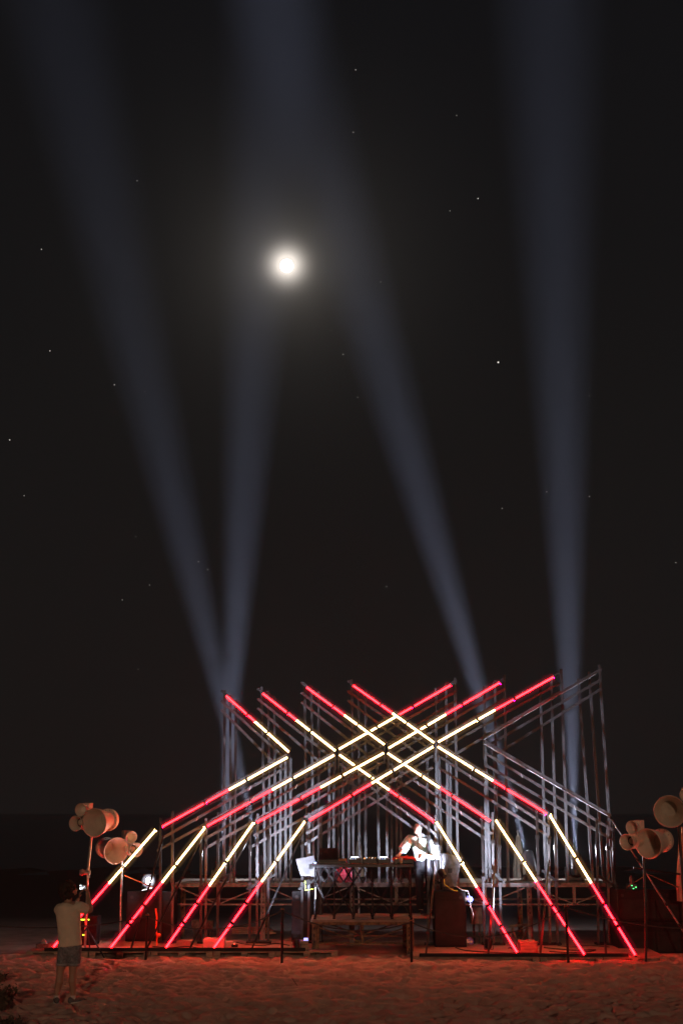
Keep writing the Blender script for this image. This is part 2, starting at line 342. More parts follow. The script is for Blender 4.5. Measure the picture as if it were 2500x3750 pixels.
# ------------------------------------------------------------------ the light frames
TUBE_R = 0.0175; GLOW_R = 0.036
def lerp(a, b, t): return a + (b - a) * t
def frame(lb, U, L, G, split, lit, Yf, posts_tip, posts_node, posts_kink, brace, cross):
    side = 1 if L[1][0] > L[0][0] else -1
    pf, pz = (PF, PLAT_Z) if G[1][0] < 1400 else (PFR, PLAT_ZR)
    foot = P(G[1][0], G[1][1], pf + 0.12)
    node = P(*U[1], Yf)
    root = thing('light_frame', lb, 'light sculpture', (foot.x, pf+0.12, pz), 'V shaped timber frames carrying LED tubes')
    Yt = Yf - 0.03
    def arm(a, b, n, sp, order, t0=0.0, fr=None, full=False):
        # tubes from a to b; sp = where the colour changes
        fr = fr or [i / n for i in range(n + 1)]
        for i in range(len(fr) - 1):
            f0, f1 = fr[i], fr[i+1]; gap = 0.014 if (b-a).length > 2 else 0.02
            g0, g1 = f0 + (gap*0.5 if i else 0), f1 - (gap*0.5 if i < len(fr)-2 else 0)
            segs = []
            if g0 < sp < g1: segs = [(g0, sp, order[0]), (sp, g1, order[1])]
            else: segs = [(g0, g1, order[0] if (g0+g1)/2 < sp else order[1])]
            tb = bpy.data.objects.new('light_tube', None)
            housing = MB(); p, q = lerp(a, b, g0), lerp(a, b, g1)
            housing.tube(lerp(a,b,g0-0.004), lerp(a,b,g0+0.003), TUBE_R*1.25, 10); housing.tube(lerp(a,b,g1-0.003), lerp(a,b,g1+0.004), TUBE_R*1.25, 10)
            if full: housing.bar(lerp(a,b,g0-0.004)+Y_*0.04, lerp(a,b,g1+0.004)+Y_*0.04, 0.02, 0.01)
            else: housing.half(lerp(a,b,g0-0.004), lerp(a,b,g1+0.004), TUBE_R*1.12, 1)
            ho = housing.build('light_tube', DARKM, root)
            for (s0, s1, c) in segs:
                p, q = lerp(a, b, s0+0.0005), lerp(a, b, s1-0.0005)
                (MB().tube(p, q, TUBE_R, 10) if full else MB().half(p, q, TUBE_R, -1)).build('led_core', {'r': RED, 'w': WARM, 'o': UNLIT}[c], ho, smooth=True)
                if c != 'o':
                    MB().tube(p, q, GLOW_R, 14).build('inner_halo', RED_G if c == 'r' else WARM_G, ho)  # glowing sleeves stand in for lens bloom around the tube
                    MB().tube(p, q, 0.105, 14).build('outer_halo', RED_H if c == 'r' else WARM_H, ho)
            if i < len(fr) - 2:
                m_ = lerp(a, b, f1); d_ = (b-a).normalized()
                k = MB(); k.tube(m_ - d_*0.02 + Y_*0.0, m_ + d_*0.02, 0.020, 8); k.bar(m_, m_ + Y_*0.09, 0.02, 0.02, (0,0,1)); k.bar(m_+Vector((0.02,0,0.03)), m_+Vector((-0.02,0.0,-0.03)), 0.012, 0.03)
                k.build('clamp', DARKM, root)
    o = ('r', 'w', 'r', 'w') if lit else ('o', 'o', 'o', 'o')
    a, b = P(*U[0], Yt), P(*U[1], Yt)
    arm(a, b, 3, split[0], (o[0], o[1]), fr=[0, .34, .66, 1])
    a2, b2 = P(*L[0], Yt), P(*L[1], Yt)
    arm(a2, b2, 3, split[1], (o[1], o[0]), fr=[0, .33, .66, 1] if side < 0 else [0, .34, .63, 1])
    a3, b3 = P(*G[0], Yt), PZ(G[1][0], G[1][1], pz + 0.035)
    # place the foot on the platform
    arm(a3, b3, 4, split[2], (o[1], o[2]), fr=[0, .33, .66, .81, 1], full=True)
    # three rails per arm, one under the other and each a little deeper
    for j, (ot, on) in enumerate(((0, -6), (34, 34), (68, 76))):
        Yr = Yf + 0.02 + 0.07*j
        d = Vector((U[1][0]-U[0][0], U[1][1]-U[0][1])); d.normalize()
        tip = P(U[0][0]-d.x*24, U[0][1]-d.y*24 + ot - (4 if j == 0 else 0), Yr)
        nd = P(U[1][0] + (-side)*(0 if j == 0 else -14*j), U[1][1] + on - (4 if j == 0 else 10), Yr)
        MB().bar(tip, nd, 0.052, 0.030).build('rail', TIMBER2, root)
        e = Vector((L[1][0]-L[0][0], L[1][1]-L[0][1])); e.normalize()
        s0 = P(L[0][0]+e.x*2, L[0][1] + (-9 if j == 0 else on), Yr+0.035)
        s1 = P(L[1][0]+e.x*(4 + 8*j), L[1][1] + e.y*8 + (-9, 44, 84)[j], Yr+0.035)
        MB().bar(s0, s1, 0.052, 0.030).build('rail', TIMBER2, root)
    # short strut at the node
    MB().bar(P(U[1][0], U[1][1]-16, Yf+0.0), P(U[1][0], U[1][1]+70, Yf+0.0), 0.035, 0.018).build('node_strut', DARKM, root)
    def post(x0, y0, x1, y1, Ya, w=0.052, zend=None, m=TIMBER):
        p, q = P(x0, y0, Ya), P(x1, y1, Ya)
        if zend is not None:
            tt = (p.z - zend)/max(1e-4, (p.z-q.z)); q = lerp(p, q, tt)
        MB().bar(p, q, w, 0.034).build('post', m, root)
    for j, (x0, y0, x1, y1) in enumerate(posts_tip): post(x0, y0, x1, y1, YDK+0.03+0.035*j, 0.054, zend=DECK_Z-0.01)
    for j, (x0, y0, x1, y1) in enumerate(posts_node): post(x0, y0, x1, y1, YDK+0.15+0.035*j, 0.057, zend=DECK_Z-0.01)
    for j, (x0, y0, x1, y1) in enumerate(posts_kink): post(x0, y0, x1, y1, Yf+0.12+0.035*j, 0.05, zend=pz, m=(DARKM if j != 1 else TIMBER))
    if posts_kink:
        xa = min(p[2] for p in posts_kink)-12; xb = max(p[2] for p in posts_kink)+12
        pa = P(xa, 3456, Yf+0.15); pb = P(xb, 3458, Yf+0.15)
        MB().box((pa.x, Yf+0.02, pz+0.001), (pb.x, Yf+0.26, pz+0.035)).build('base_plate', DARKP, root)
    for (x0, y0, x1, y1) in posts_kink:                 # dark couplers where bars meet the posts
        for tt in (0.22, 0.52):
            c = P(lerp(x0, x1, tt), lerp(y0, y1, tt), Yf+0.12); MB().obox(c - Y_*0.012, X*0.036, Y_*0.045, Z*rng.uniform(0.028, 0.05)).build('coupler', DARKM, root)
    if lit:                                             # signal cable looping from clamp to clamp
        a4, b4 = P(L[0][0], L[0][1]+8, Yf+0.035), P(L[1][0], L[1][1]+8, Yf+0.035)
        pts = [lerp(a4, b4, i/24) - Z*(0.05*abs(math.sin(math.pi*3*i/24))+0.012*rng.random()) for i in range(25)]
        MB().path(pts, 0.006, 5).build('cable', DARKP, root)
    if brace:
        p = P(brace[0], brace[1], Yf+0.05); q = P(brace[2], brace[3], pf+0.16); q.z = pz+0.01
        MB().bar(p, q, 0.036, 0.036).build('brace', DARKM if lit else DARKM, root)
    for (x0, y0, x1, y1) in cross:
        MB().bar(P(x0, y0, Yf+0.08), P(x1, y1, Yf+0.10), 0.05, 0.02).build('crossbar', DARKP, root)
    for (x_, y_) in ((U[0][0]+side*-30, U[0][1]+52), (U[1][0]+side*30, U[1][1]-10+32)):     # spacers that hold the rails off the posts
        c = P(x_, y_, Yf+0.1); MB().bar(c, Vector((c.x, YDK+0.1, c.z)), 0.035, 0.035, Z).build('spacer', DARKM, root)
    # white cable ties
    for tpos in (0.3, 0.72):
        c = lerp(P(L[0][0], L[0][1]+36, Yf+0.05), P(L[1][0], L[1][1]+44, Yf+0.05), tpos)
        MB().bar(c+Vector((-0.012*side,-0.03,0.05)), c+Vector((0.02*side,-0.03,-0.055)), 0.009, 0.006).build('cable_tie', TIE, root)
    return root
YDK = 25.80; DECK_Z = P(1500, 3233, YDK).z
TIE = mat('white_cable_tie', (0.8,0.8,0.8), 0.5, var=0.03)
YL, YR = 24.86, 24.99
frame('leftmost red and white V frame, its foot beside the photographer', ((828,2548),(1058,2754)), ((1053,2773),(594,3028)), ((570,3040),(195,3470)), (.47,.47,.47), True, YL,
      [(823,2528,822,2840),(843,2545,844,2850),(865,2563,861,2900)], [(1028,2790,1026,3100),(1045,2785,1046,3100),(1064,2775,1064,3100)],
      [(588,2995,588,3458),(632,2970,632,3458)], (600,3060,480,3470), [])
frame('second light frame from the left, its foot left of the cream box', ((962,2540),(1228,2750)), ((1224,2765),(758,3026)), ((751,3031),(404,3473)), (.47,.49,.47), True, YL+0.01,
      [(958,2515,964,2840),(982,2530,986,2850),(1004,2548,1007,2900)], [(1206,2795,1204,3100),(1222,2790,1222,3100),(1239,2785,1239,3100)],
      [(737,3020,736,3458),(755,2996,754,3458),(799,2975,797,3458)], (748,3050,537,3474), [(728,3260,838,3202)])
frame('third light frame from the left, its foot on the cream box', ((1122,2517),(1407,2727)), ((1405,2757),(940,3012)), ((928,3013),(607,3472)), (.49,.50,.52), True, YL+0.02,
      [(1115,2497,1120,2840),(1140,2513,1144,2850),(1166,2533,1166,2900)], [(1381,2790,1386,3100),(1415,2785,1417,3100),(1433,2780,1434,3100)],
      [(917,3000,914,3458),(943,2980,941,3458),(983,2955,982,3458)], (925,3040,693,3476), [(902,3257,1012,3200)])
frame('fourth light frame from the left, its foot nearest the left of the booth', ((1292,2510),(1589,2720)), ((1586,2734),(1132,3005)), ((1116,3009),(781,3475)), (.49,.50,.49), True, YL+0.03,
      [(1288,2488,1291,2840),(1312,2505,1314,2850),(1338,2524,1338,2900)], [(1563,2780,1564,3100),(1597,2775,1598,3100),(1606,2770,1612,3000)],
      [(1108,2998,1105,3458),(1133,2975,1129,3458),(1176,2950,1172,3458)], (1112,3040,921,3479), [(1093,3257,1152,3222)])
frame('fourth light frame from the right, its foot beside the right black speaker', ((1650,2509),(1240,2744)), ((1242,2764),(1588,3009)), ((1597,3010),(1894,3490)), (.47,.53,.52), True, YR,
      [(1664,2482,1670,2840),(1632,2500,1636,2850),(1594,2520,1598,2900)], [(1254,2790,1256,3100),(1276,2790,1277,3100),(1175,2960,1175,3100)],
      [(1570,2955,1566,3460),(1594,2985,1592,3460),(1612,3005,1616,3460)], (1596,3150,1558,3487), [(1569,3214,1616,3238)])
frame('third light frame from the right, its foot right of the wooden box', ((1829,2500),(1422,2740)), ((1418,2758),(1793,3007)), ((1815,3005),(2140,3498)), (.49,.51,.48), True, YR+0.01,
      [(1845,2472,1852,2840),(1810,2492,1815,2850),(1772,2512,1776,2900)], [(1452,2800,1452,3100),(1466,2800,1467,3100),(1451,2830,1451,3000)][:2],
      [(1762,2954,1774,3460),(1802,2975,1806,3460),(1826,3000,1834,3460)], (1812,3150,1786,3490), [(1781,3174,1846,3232)])
frame('rightmost lit light frame, its foot at the right end of the platform', ((2026,2479),(1602,2718)), ((1601,2734),(2000,2980)), ((2012,2986),(2326,3500)), (.51,.51,.51), True, YR+0.02,
      [(2053,2450,2066,2850),(2016,2476,2027,2850),(1976,2498,1988,2900)], [(1636,2800,1637,3100),(1648,2795,1648,3100)],
      [(1963,2954,1975,3462),(2006,2975,2012,3462),(2030,3000,2040,3462)], (2008,3150,1976,3495), [(1982,3187,2052,3238)])
frame('unlit grey frame farthest right beside the right horn speakers', ((2180,2466),(1770,2707)), ((1770,2722),(2232,2992)), ((2236,2998),(2552,3492)), (.5,.5,.5), False, YR+0.03,
      [(2192,2435,2226,2960),(2155,2460,2190,2960),(2115,2485,2150,2960)], [(1776,2740,1794,3240),(1806,2735,1822,3240)],
      [(2183,3000,2190,3462),(2222,3005,2228,3462),(2244,3010,2252,3462)], (2205,3300,2217,3502), [(2188,3207,2265,3256)])

# ------------------------------------------------------------------ searchlights and their beams
def spot(p, d, power, half_deg, name='beam_light', blend=1.0, col=(0.68,0.73,1.0), size=0.05, parent=None):
    l = bpy.data.lights.new(name, 'SPOT'); l.energy = power; l.spot_size = R(half_deg*2); l.spot_blend = blend; l.shadow_soft_size = size; l.color = col
    o = bpy.data.objects.new(name, l); COL.objects.link(o)
    o.rotation_euler = Vector(d).to_track_quat('-Z', 'Y').to_euler(); o.location = p
    if parent: o.parent = parent; o.location = Vector(p) - root_loc(parent)
    return o
def point(p, power, name='lamp_light', col=(0.85,0.88,1.0), size=0.04, parent=None):
    l = bpy.data.lights.new(name, 'POINT'); l.energy = power; l.shadow_soft_size = size; l.color = col
    o = bpy.data.objects.new(name, l); COL.objects.link(o); o.location = p
    if parent: o.parent = parent; o.location = Vector(p) - root_loc(parent)
    return o
BEAM = 1850000.0; YH = 26.5
LENS = emit('searchlight_lens', (0.86,0.88,1.0), 16)
BLACKG = mat('black_gloss_shell', (0.03,0.03,0.033), 0.28, var=0.3)
WINDOW = emit('display_window', (1.0,0.85,0.55), 1.2)
def moving_head(lb, px, py, tgt, pw, half, spill, back=8.0):
    lens = P(px, py, YH); d = (P(*tgt, YH+back) - lens).normalized()
    base = Vector((lens.x, YH, DECK_Z+0.002)); hub = lens - d*0.36
    base.x = hub.x
    t_ = thing('moving_head_light', lb, 'stage light', base, 'beam moving heads on the rear deck')
    MB().box((base.x-0.19, YH-0.16, base.z), (base.x+0.19, YH+0.16, base.z+0.13)).build('base', BLACKG, t_, bevel=0.02)
    MB().box((base.x-0.10, YH-0.165, base.z+0.03), (base.x+0.06, YH-0.1605, base.z+0.10)).build('display', WINDOW if False else DARKM, t_)
    for s_ in (-1, 1):
        MB().box((base.x-0.19*s_-0.022, YH-0.07, base.z+0.1305), (base.x-0.19*s_+0.022, YH+0.07, hub.z+0.06)).build('yoke_arm', BLACKG, t_, bevel=0.012)
    MB().lathe(hub, d, [(-0.16,0.05),(-0.14,0.10),(-0.02,0.125),(0.12,0.13),(0.30,0.135),(0.34,0.13),(0.345,0.115)], n=24, caps=(True,True)).build('head', BLACKG, t_, smooth=False)
    MB().lathe(hub, d, [(0.347,0.112),(0.352,0.10)], n=24, caps=(True,True)).build('lens', LENS, t_)
    spot(lens + d*0.03, d, pw, half, parent=t_)
    spot(lens + d*0.031, d, pw*0.42, 2.2, 'beam_core_light', parent=t_)
    if spill: point(lens + d*0.06, spill, parent=t_)
    return t_
moving_head('black moving head light leftmost on the rear deck, beam straight up', 812, 3140, (975,560), BEAM, 4.3, 35, 12.0)
moving_head('black moving head light on the rear deck, beam leaning far left', 953, 3137, (440,1000), BEAM*0.68, 4.4, 35, 8.0)
moving_head('black moving head light right of centre, bright lens and beam leaning left', 1927, 3120, (1005,0), BEAM*1.1, 4.1, 60, 16.0)
moving_head('black moving head light rightmost on the rear deck, beam nearly vertical', 2105, 3128, (2005,0), BEAM, 4.5, 60, 14.0)

# ------------------------------------------------------------------ rear deck of steel modules
def deck_module(i, x0, x1, lb):
    Ya, Yb = YDK, YDK+1.6; z = DECK_Z; zc = P(1500, 3312, YDK).z
    t_ = thing('deck_module', lb, 'stage deck', ((x0+x1)/2, Ya, 0), 'steel framed modules of the rear deck')
    for k in range(4): MB().box((x0+0.005, Ya+0.01+k*0.4, z-0.035), (x1-0.005, Ya+0.39+k*0.4, z)).build('deck_board', PLY, t_)
    MB().box((x0+0.003, Ya-0.02, z-0.085), (x1-0.003, Ya+0.008, z-0.003)).build('edge_beam', DECKM, t_)
    MB().bar((x0, Ya, zc), (x1, Ya, zc), 0.035, 0.035, Z).build('lower_chord', DECKM, t_)
    MB().bar((x0, Yb-0.1, zc), (x1, Yb-0.1, zc), 0.035, 0.035, Z).build('lower_chord', DECKM, t_)
    xm = (x0+x1)/2
    MB().bar((xm, Ya+0.0, zc+0.02), (xm, Ya, z-0.09), 0.07, 0.03).build('upright', DECKM, t_)
    for (a_, b_) in ((x0+0.1, xm-0.04), (x1-0.1, xm+0.04)):
        MB().bar((a_, Ya+0.002, z-0.1), (b_, Ya+0.002, zc+0.02), 0.028, 0.018).build('brace', DECKM, t_)
    for yy in (Ya+0.05, Yb-0.15):
        l_ = MB(); l_.box((x0-0.055, yy, 0.05 if True else 0), (x0+0.055, yy+0.06, z-0.09)); l_.build('leg', DECKM if yy < 26.5 else RUST, t_)
        MB().tube((x0, yy+0.03, -0.08), (x0, yy+0.03, 0.0495), 0.025, 8).build('jack', DECKM, t_)
        for kk in range(5):
            zz = z-0.2-kk*0.11
            MB().box((x0-0.012, yy-0.0015, zz), (x0+0.012, yy+0.0005, zz+0.04)).build('slot', DARKP, t_)
    return t_
dx = [px_x(640+324*i, 3233, YDK) for i in range(6)]
for i, lb in enumerate(['leftmost module of the rear deck behind the left light frames', 'second module of the rear deck behind the left speaker', 'middle module of the rear deck behind the table', 'fourth module of the rear deck behind the right speaker', 'rightmost module of the rear deck below two moving heads']):
    deck_module(i, dx[i], dx[i+1], lb)
# dark bits of gear lying about under and on the deck
CLUT = mat('dusty_gear', (0.10,0.09,0.085), 0.6, var=0.6, scale=20)
labs = ['grey metal case under the rear deck left of the cream box', 'folded light stand under the rear deck by a red tube', 'bundle of boards stacked under the left of the rear deck', 'grey drum lying under the rear deck left of the booth', 'pale upright panel under the rear deck right of the speaker', 'low wooden trestle under the rear deck right side']
for (x0, y0, x1, y1, Yc, lb, nm, cat) in ((700,3370,780,3400,26.0,labs[0],'metal_case','case'), (1862,3392,1940,3400,26.6,labs[5],'trestle','trestle'), (850,3400,1010,3420,26.6,labs[2],'board_stack','boards'), (1725,3320,1765,3385,26.4,labs[4],'panel_board','panel')):
    a_ = P(x0, y1, Yc); b_ = P(x1, y0, Yc)
    t_ = thing(nm, lb, cat, (a_.x, Yc, 0))
    if nm == 'board_stack':
        for k in range(4): MB().box((a_.x, Yc+0.02*k, max(a_.z,0.02)+k*0.035), (b_.x-0.06*k, Yc+0.3, max(a_.z,0.02)+k*0.035+0.03)).build('board', PLY, t_)
    elif nm == 'trestle':
        MB().bar((a_.x, Yc, b_.z), (b_.x, Yc, b_.z+0.04), 0.06, 0.05, Z).build('beam', PLY, t_)
        for xx in (a_.x+0.08, b_.x-0.08):
            for s_ in (-1, 1): MB().bar((xx, Yc+0.0, b_.z-0.03), (xx+0.12*s_, Yc+0.15*s_, -0.05), 0.04, 0.03).build('leg', PLY, t_)
    else:
        MB().box((a_.x, Yc, a_.z), (b_.x, Yc+0.25, b_.z)).build('body', CLUT if nm=='metal_case' else DECKM, t_, bevel=0.01)
        for xx in (a_.x+0.05, b_.x-0.08): MB().box((xx, Yc-0.012, (a_.z+b_.z)/2-0.02), (xx+0.03, Yc-0.0005, (a_.z+b_.z)/2+0.02)).build('latch', DECKM, t_)
        for xx in (a_.x+0.04, b_.x-0.08): MB().box((xx, Yc+0.05, -0.06), (xx+0.04, Yc+0.2, a_.z-0.001)).build('foot', DARKM, t_)

# ------------------------------------------------------------------ booth platform and folding table
BZ = 0.69; BY0, BY1 = 23.95, 25.55
bx0, bx1 = px_x(1138, 3370, BY0), px_x(1517, 3370, BY0)
bx2 = px_x(1606, 3350, 25.3)
t_ = thing('booth_platform', 'low wooden topped platform on rusty perforated legs carrying the booth table', 'platform', ((bx0+bx1)/2, BY0, 0))
for k in range(4):
    MB().box((bx0, BY0+k*0.4+0.003, BZ-0.04), (bx1 if k < 2 else bx2, BY0+k*0.4+0.39, BZ-0.004*(k%2))).build('deck_board', PLY, t_)
MB().box((bx0+0.01, BY0+0.012, BZ-0.095), (bx1-0.01, BY0+0.05, BZ-0.041)).build('front_beam', RUST, t_)
MB().box((bx0+0.01, BY1-0.05, BZ-0.095), (bx1-0.01, BY1-0.012, BZ-0.041)).build('rear_beam', RUST, t_)
for xx in (bx0+0.02, bx1-0.06): MB().box((xx, BY0+0.0505, BZ-0.09), (xx+0.04, BY1-0.0505, BZ-0.041)).build('side_beam', RUST, t_)
for xx in (bx0+0.02, bx1-0.16):
    for yy in (BY0+0.02, BY1-0.14):
        MB().box((xx, yy, -0.03), (xx+0.10, yy+0.012, BZ-0.0955)).box((xx, yy+0.0125, -0.03), (xx+0.012, yy+0.10, BZ-0.0955)).box((xx+0.105, yy+0.03, -0.03), (xx+0.14, yy+0.06, BZ-0.0955)).build('leg', RUST, t_)
        for kk in range(4): MB().box((xx+0.04, yy-0.002, 0.12+kk*0.13), (xx+0.058, yy-0.0005, 0.165+kk*0.13)).build('slot', DARKP, t_)
for yy in (BY0+0.84, BY1-0.14):                     # the wider rear half the person stands on
    MB().box((bx2-0.12, yy, -0.03), (bx2-0.02, yy+0.05, BZ-0.0405)).build('leg', RUST, t_)
xm = (bx0+bx1)/2
for yy in (BY0+0.1, BY1-0.1):
    MB().bar((bx0+0.1, yy, 0.245), (bx1-0.1, yy, 0.245), 0.035, 0.03, Z).build('rail', RUST, t_)
    MB().bar((xm, yy+0.02, 0.25), (xm, yy+0.02, BZ-0.1), 0.045, 0.03).build('upright', RUST, t_)
    for s_ in (-1, 1): MB().bar((xm+s_*0.95, yy+0.03, BZ-0.12), (xm+s_*0.05, yy+0.03, 0.27), 0.025, 0.018).build('brace', RUST, t_)
TY0, TY1 = 24.08, 24.86; TZ = 1.735
tx0, tx1 = px_x(1140, 3180, TY0), px_x(1491, 3180, TY0)+0.12
tb = thing('folding_table', 'black folding table on a dense lattice of thin scissor legs', 'table', ((tx0+tx1)/2, (TY0+TY1)/2, BZ))
MB().box((tx0, TY0, TZ-0.055), (tx1, TY1, TZ)).build('table_top', BLACKG, tb, bevel=0.006)
cols = [lerp(tx0+0.07, tx1-0.05, i/5) for i in range(6)]; rows = [TY0+0.08, (TY0+TY1)/2, TY1-0.08]
for r_i, yy in enumerate(rows):
    for c_i, xx in enumerate(cols):
        MB().tube((xx, yy, BZ+0.03), (xx, yy, TZ-0.056), 0.011, 8).build('upright', DECKM if r_i == 1 else DARKM, tb)
        MB().tube((xx, yy, BZ+0.0005), (xx, yy, BZ+0.03), 0.028, 8).build('foot', DARKM, tb)
        if c_i < 5:
            xn = cols[c_i+1]; g = MB()
            h0, h1, h2 = BZ+0.03, TZ-0.36, TZ-0.07
            for (a_, b_) in ((h0, h1), (h1, h0)): g.tube((xx, yy+0.012, a_), (xn, yy+0.012, b_), 0.0065, 6)
            xh = (xx+xn)/2
            for (xa, xb) in ((xx, xh), (xh, xn)):
                for (a_, b_) in ((h1, h2), (h2, h1)): g.tube((xa, yy-0.012, a_), (xb, yy-0.012, b_), 0.006, 6)
            tag(g.build('scissor_brace', DARKM, tb), kind='stuff')
        if r_i < 2:
            yn = rows[r_i+1]; g = MB()
            g.tube((xx+0.012, yy, BZ+0.05), (xx+0.012, yn, TZ-0.36), 0.006, 6); g.tube((xx+0.012, yn, BZ+0.05), (xx+0.012, yy, TZ-0.36), 0.006, 6)
            g.tube((xx+0.012, yy, TZ-0.36), (xx+0.012, yn, TZ-0.08), 0.006, 6); g.tube((xx+0.012, yn, TZ-0.36), (xx+0.012, yy, TZ-0.08), 0.006, 6)
            tag(g.build('scissor_brace', DARKM, tb), kind='stuff')
# gear on the table
LEDW = emit('white_led', (0.8,0.9,1.0), 5); LEDB = emit('blue_led', (0.35,0.5,1.0), 5); LEDO = emit('orange_led', (1.0,0.4,0.1), 2.5)
LEDV = emit('violet_screen', (0.38,0.36,1.0), 2.2)
def gx(p): return px_x(p, 3160, 24.35)
lp = thing('laptop', 'open black laptop on the left end of the table, lid towards us', 'laptop', (gx(1200), 24.45, TZ))
MB().box((gx(1165), 24.34, TZ+0.0605), (gx(1240), 24.62, TZ+0.08)).build('keyboard_base', BLACKG, lp)
q = MB(); q.add([(gx(1166),24.34,TZ+0.081),(gx(1238),24.34,TZ+0.081),(gx(1234),24.25,TZ+0.31),(gx(1169),24.25,TZ+0.31),(gx(1166),24.35,TZ+0.081),(gx(1238),24.35,TZ+0.081),(gx(1234),24.26,TZ+0.31),(gx(1169),24.26,TZ+0.31)], BOXF); q.build('screen_lid', BLACKG, lp)
cs = thing('equipment_case', 'flat black equipment case under the laptop', 'case', (gx(1205), 24.4, TZ))
MB().box((gx(1166), 24.3, TZ+0.001), (gx(1252), 24.64, TZ+0.06)).build('body', BLACKG, cs, bevel=0.008)
MB().box((gx(1150), 24.28, TZ+0.01), (gx(1158), 24.30, TZ+0.035)).build('indicator', LEDB, cs)
MB().box((gx(1166)-0.02, 24.4, TZ+0.001), (gx(1166)-0.001, 24.55, TZ+0.05)).build('handle', DARKM, cs)
ob = thing('orange_box', 'small orange cardboard box beside the laptop', 'box', (gx(1256), 24.33, TZ))
MB().box((gx(1240), 24.24, TZ+0.061), (gx(1270), 24.33, TZ+0.10)).build('body', mat('orange_card', (0.75,0.30,0.15), 0.6), ob)
MB().box((gx(1255)-0.004, 24.2385, TZ+0.0615), (gx(1255)+0.004, 24.2395, TZ+0.0995)).build('tape', mat('tan_tape', (0.5,0.35,0.2), 0.4), ob)
MB().box((gx(1244), 24.26, TZ+0.001), (gx(1266), 24.32, TZ+0.0605)).build('box_stand', DARKM, ob)
def player(x0, x1, lb, name='media_player', cat='media player'):
    a_, b_ = gx(x0), gx(x1); t_ = thing(name, lb, cat, ((a_+b_)/2, 24.5, TZ), 'players and mixer on the table')
    MB().box((a_, 24.26, TZ+0.012), (b_, 24.68, TZ+0.095)).build('body', BLACKG, t_, bevel=0.008)
    for xx in (a_+0.03, b_-0.03):
        for yy in (24.3, 24.62): MB().tube((xx, yy, TZ+0.0005), (xx, yy, TZ+0.0125), 0.015, 8).build('foot', DARKM, t_)
    if name == 'media_player':
        MB().tube(((a_+b_)/2, 24.44, TZ+0.0955), ((a_+b_)/2, 24.44, TZ+0.115), 0.085, 24).build('jog_wheel', DECKM, t_)
        MB().box((a_+0.05, 24.55, TZ+0.096), (b_-0.05, 24.66, TZ+0.125)).build('display', LEDW, t_)
        for k in range(3): MB().box((a_+0.03+0.05*k, 24.27, TZ+0.096), (a_+0.045+0.05*k, 24.285, TZ+0.102)).build('button', LEDB if k == 1 else LEDW, t_)
    else:
        for i in range(5):
            for j in range(4): MB().tube((a_+0.045+i*0.055, 24.32+j*0.085, TZ+0.0955), (a_+0.045+i*0.055, 24.32+j*0.085, TZ+0.118), 0.010, 8).build('knob', LEDO if (i+j) % 5 == 0 else (LEDW if (i*j) % 4 == 3 else DECKM), t_)
    return t_
player(1276, 1322, 'black media player immediately right of the orange box')
player(1326, 1378, 'wide black mixer with lit knobs in the middle of the table', 'mixer', 'mixer')
player(1383, 1428, 'black media player between the mixer and the red cloth')
player(1442, 1512, 'black player case lying under the crumpled red cloth', 'player_case', 'case')
# red cloth
g = MB(); n = 22; a_, b_ = gx(1436), gx(1522); V = []; Fc = []
for j in range(12):
    for i in range(n):
        u, v = i/(n-1), j/11; x = lerp(a_, b_, u); y = 24.22 + 0.44*v
        z = TZ + 0.125 + 0.022*math.sin(9*u+3*v) * math.cos(7*v+2*u) + 0.018*noise.noise(Vector((u*7, v*6, 2)))
        if u < 0.05 or u > 0.95: z -= 0.03
        if v < 0.08: z -= 0.03
        V.append((x, y, z))
for j in range(11):
    for i in range(n-1): Fc.append((j*n+i, j*n+i+1, (j+1)*n+i+1, (j+1)*n+i))
o = link_mesh('red_cloth', V, Fc, mat('red_fabric', (0.45,0.03,0.028), 0.85), None, True, origin=((a_+b_)/2, 24.4, TZ+0.11)); so_ = o.modifiers.new('s', 'SOLIDIFY'); so_.thickness = 0.006
tag(o, 'crumpled red cloth draped over the right end of the table gear', 'cloth')
cup = thing('plastic_cup', 'clear plastic cup of amber drink at the front of the table', 'cup', (gx(1466), 24.16, TZ))
cupm = mat('amber_drink', (0.62,0.42,0.28), 0.15)
MB().lathe((gx(1466), 24.15, TZ+0.0005), Z, [(0,0.026),(0.07,0.032)], n=16, caps=(True,True)).build('drink', cupm, cup, True)
MB().lathe((gx(1466), 24.15, TZ+0.001), Z, [(0.071,0.0335),(0.125,0.038),(0.125,0.036),(0.071,0.0315)], n=16).build('cup_rim', mat('clear_plastic_rim', (0.7,0.66,0.62), 0.1), cup, True)
# cables over the table edge
for k, (x0, x1) in enumerate(((1262,1300),(1290,1420))):
    pts = [Vector((lerp(gx(x0), gx(x1), i/10), TY0+0.05+0.03*math.sin(i*1.3+k), TZ+0.009+0.0*abs(math.sin(i*1.1+k)))) for i in range(11)]
    tag(MB().path(pts, 0.006, 6).build('cable', mat('copper_lit_cable', (0.25,0.12,0.08), 0.4), origin=pts[0]), ['short cable curling beside the orange box on the table', 'long cable looping in front of the mixer on the table'][k], 'cable')

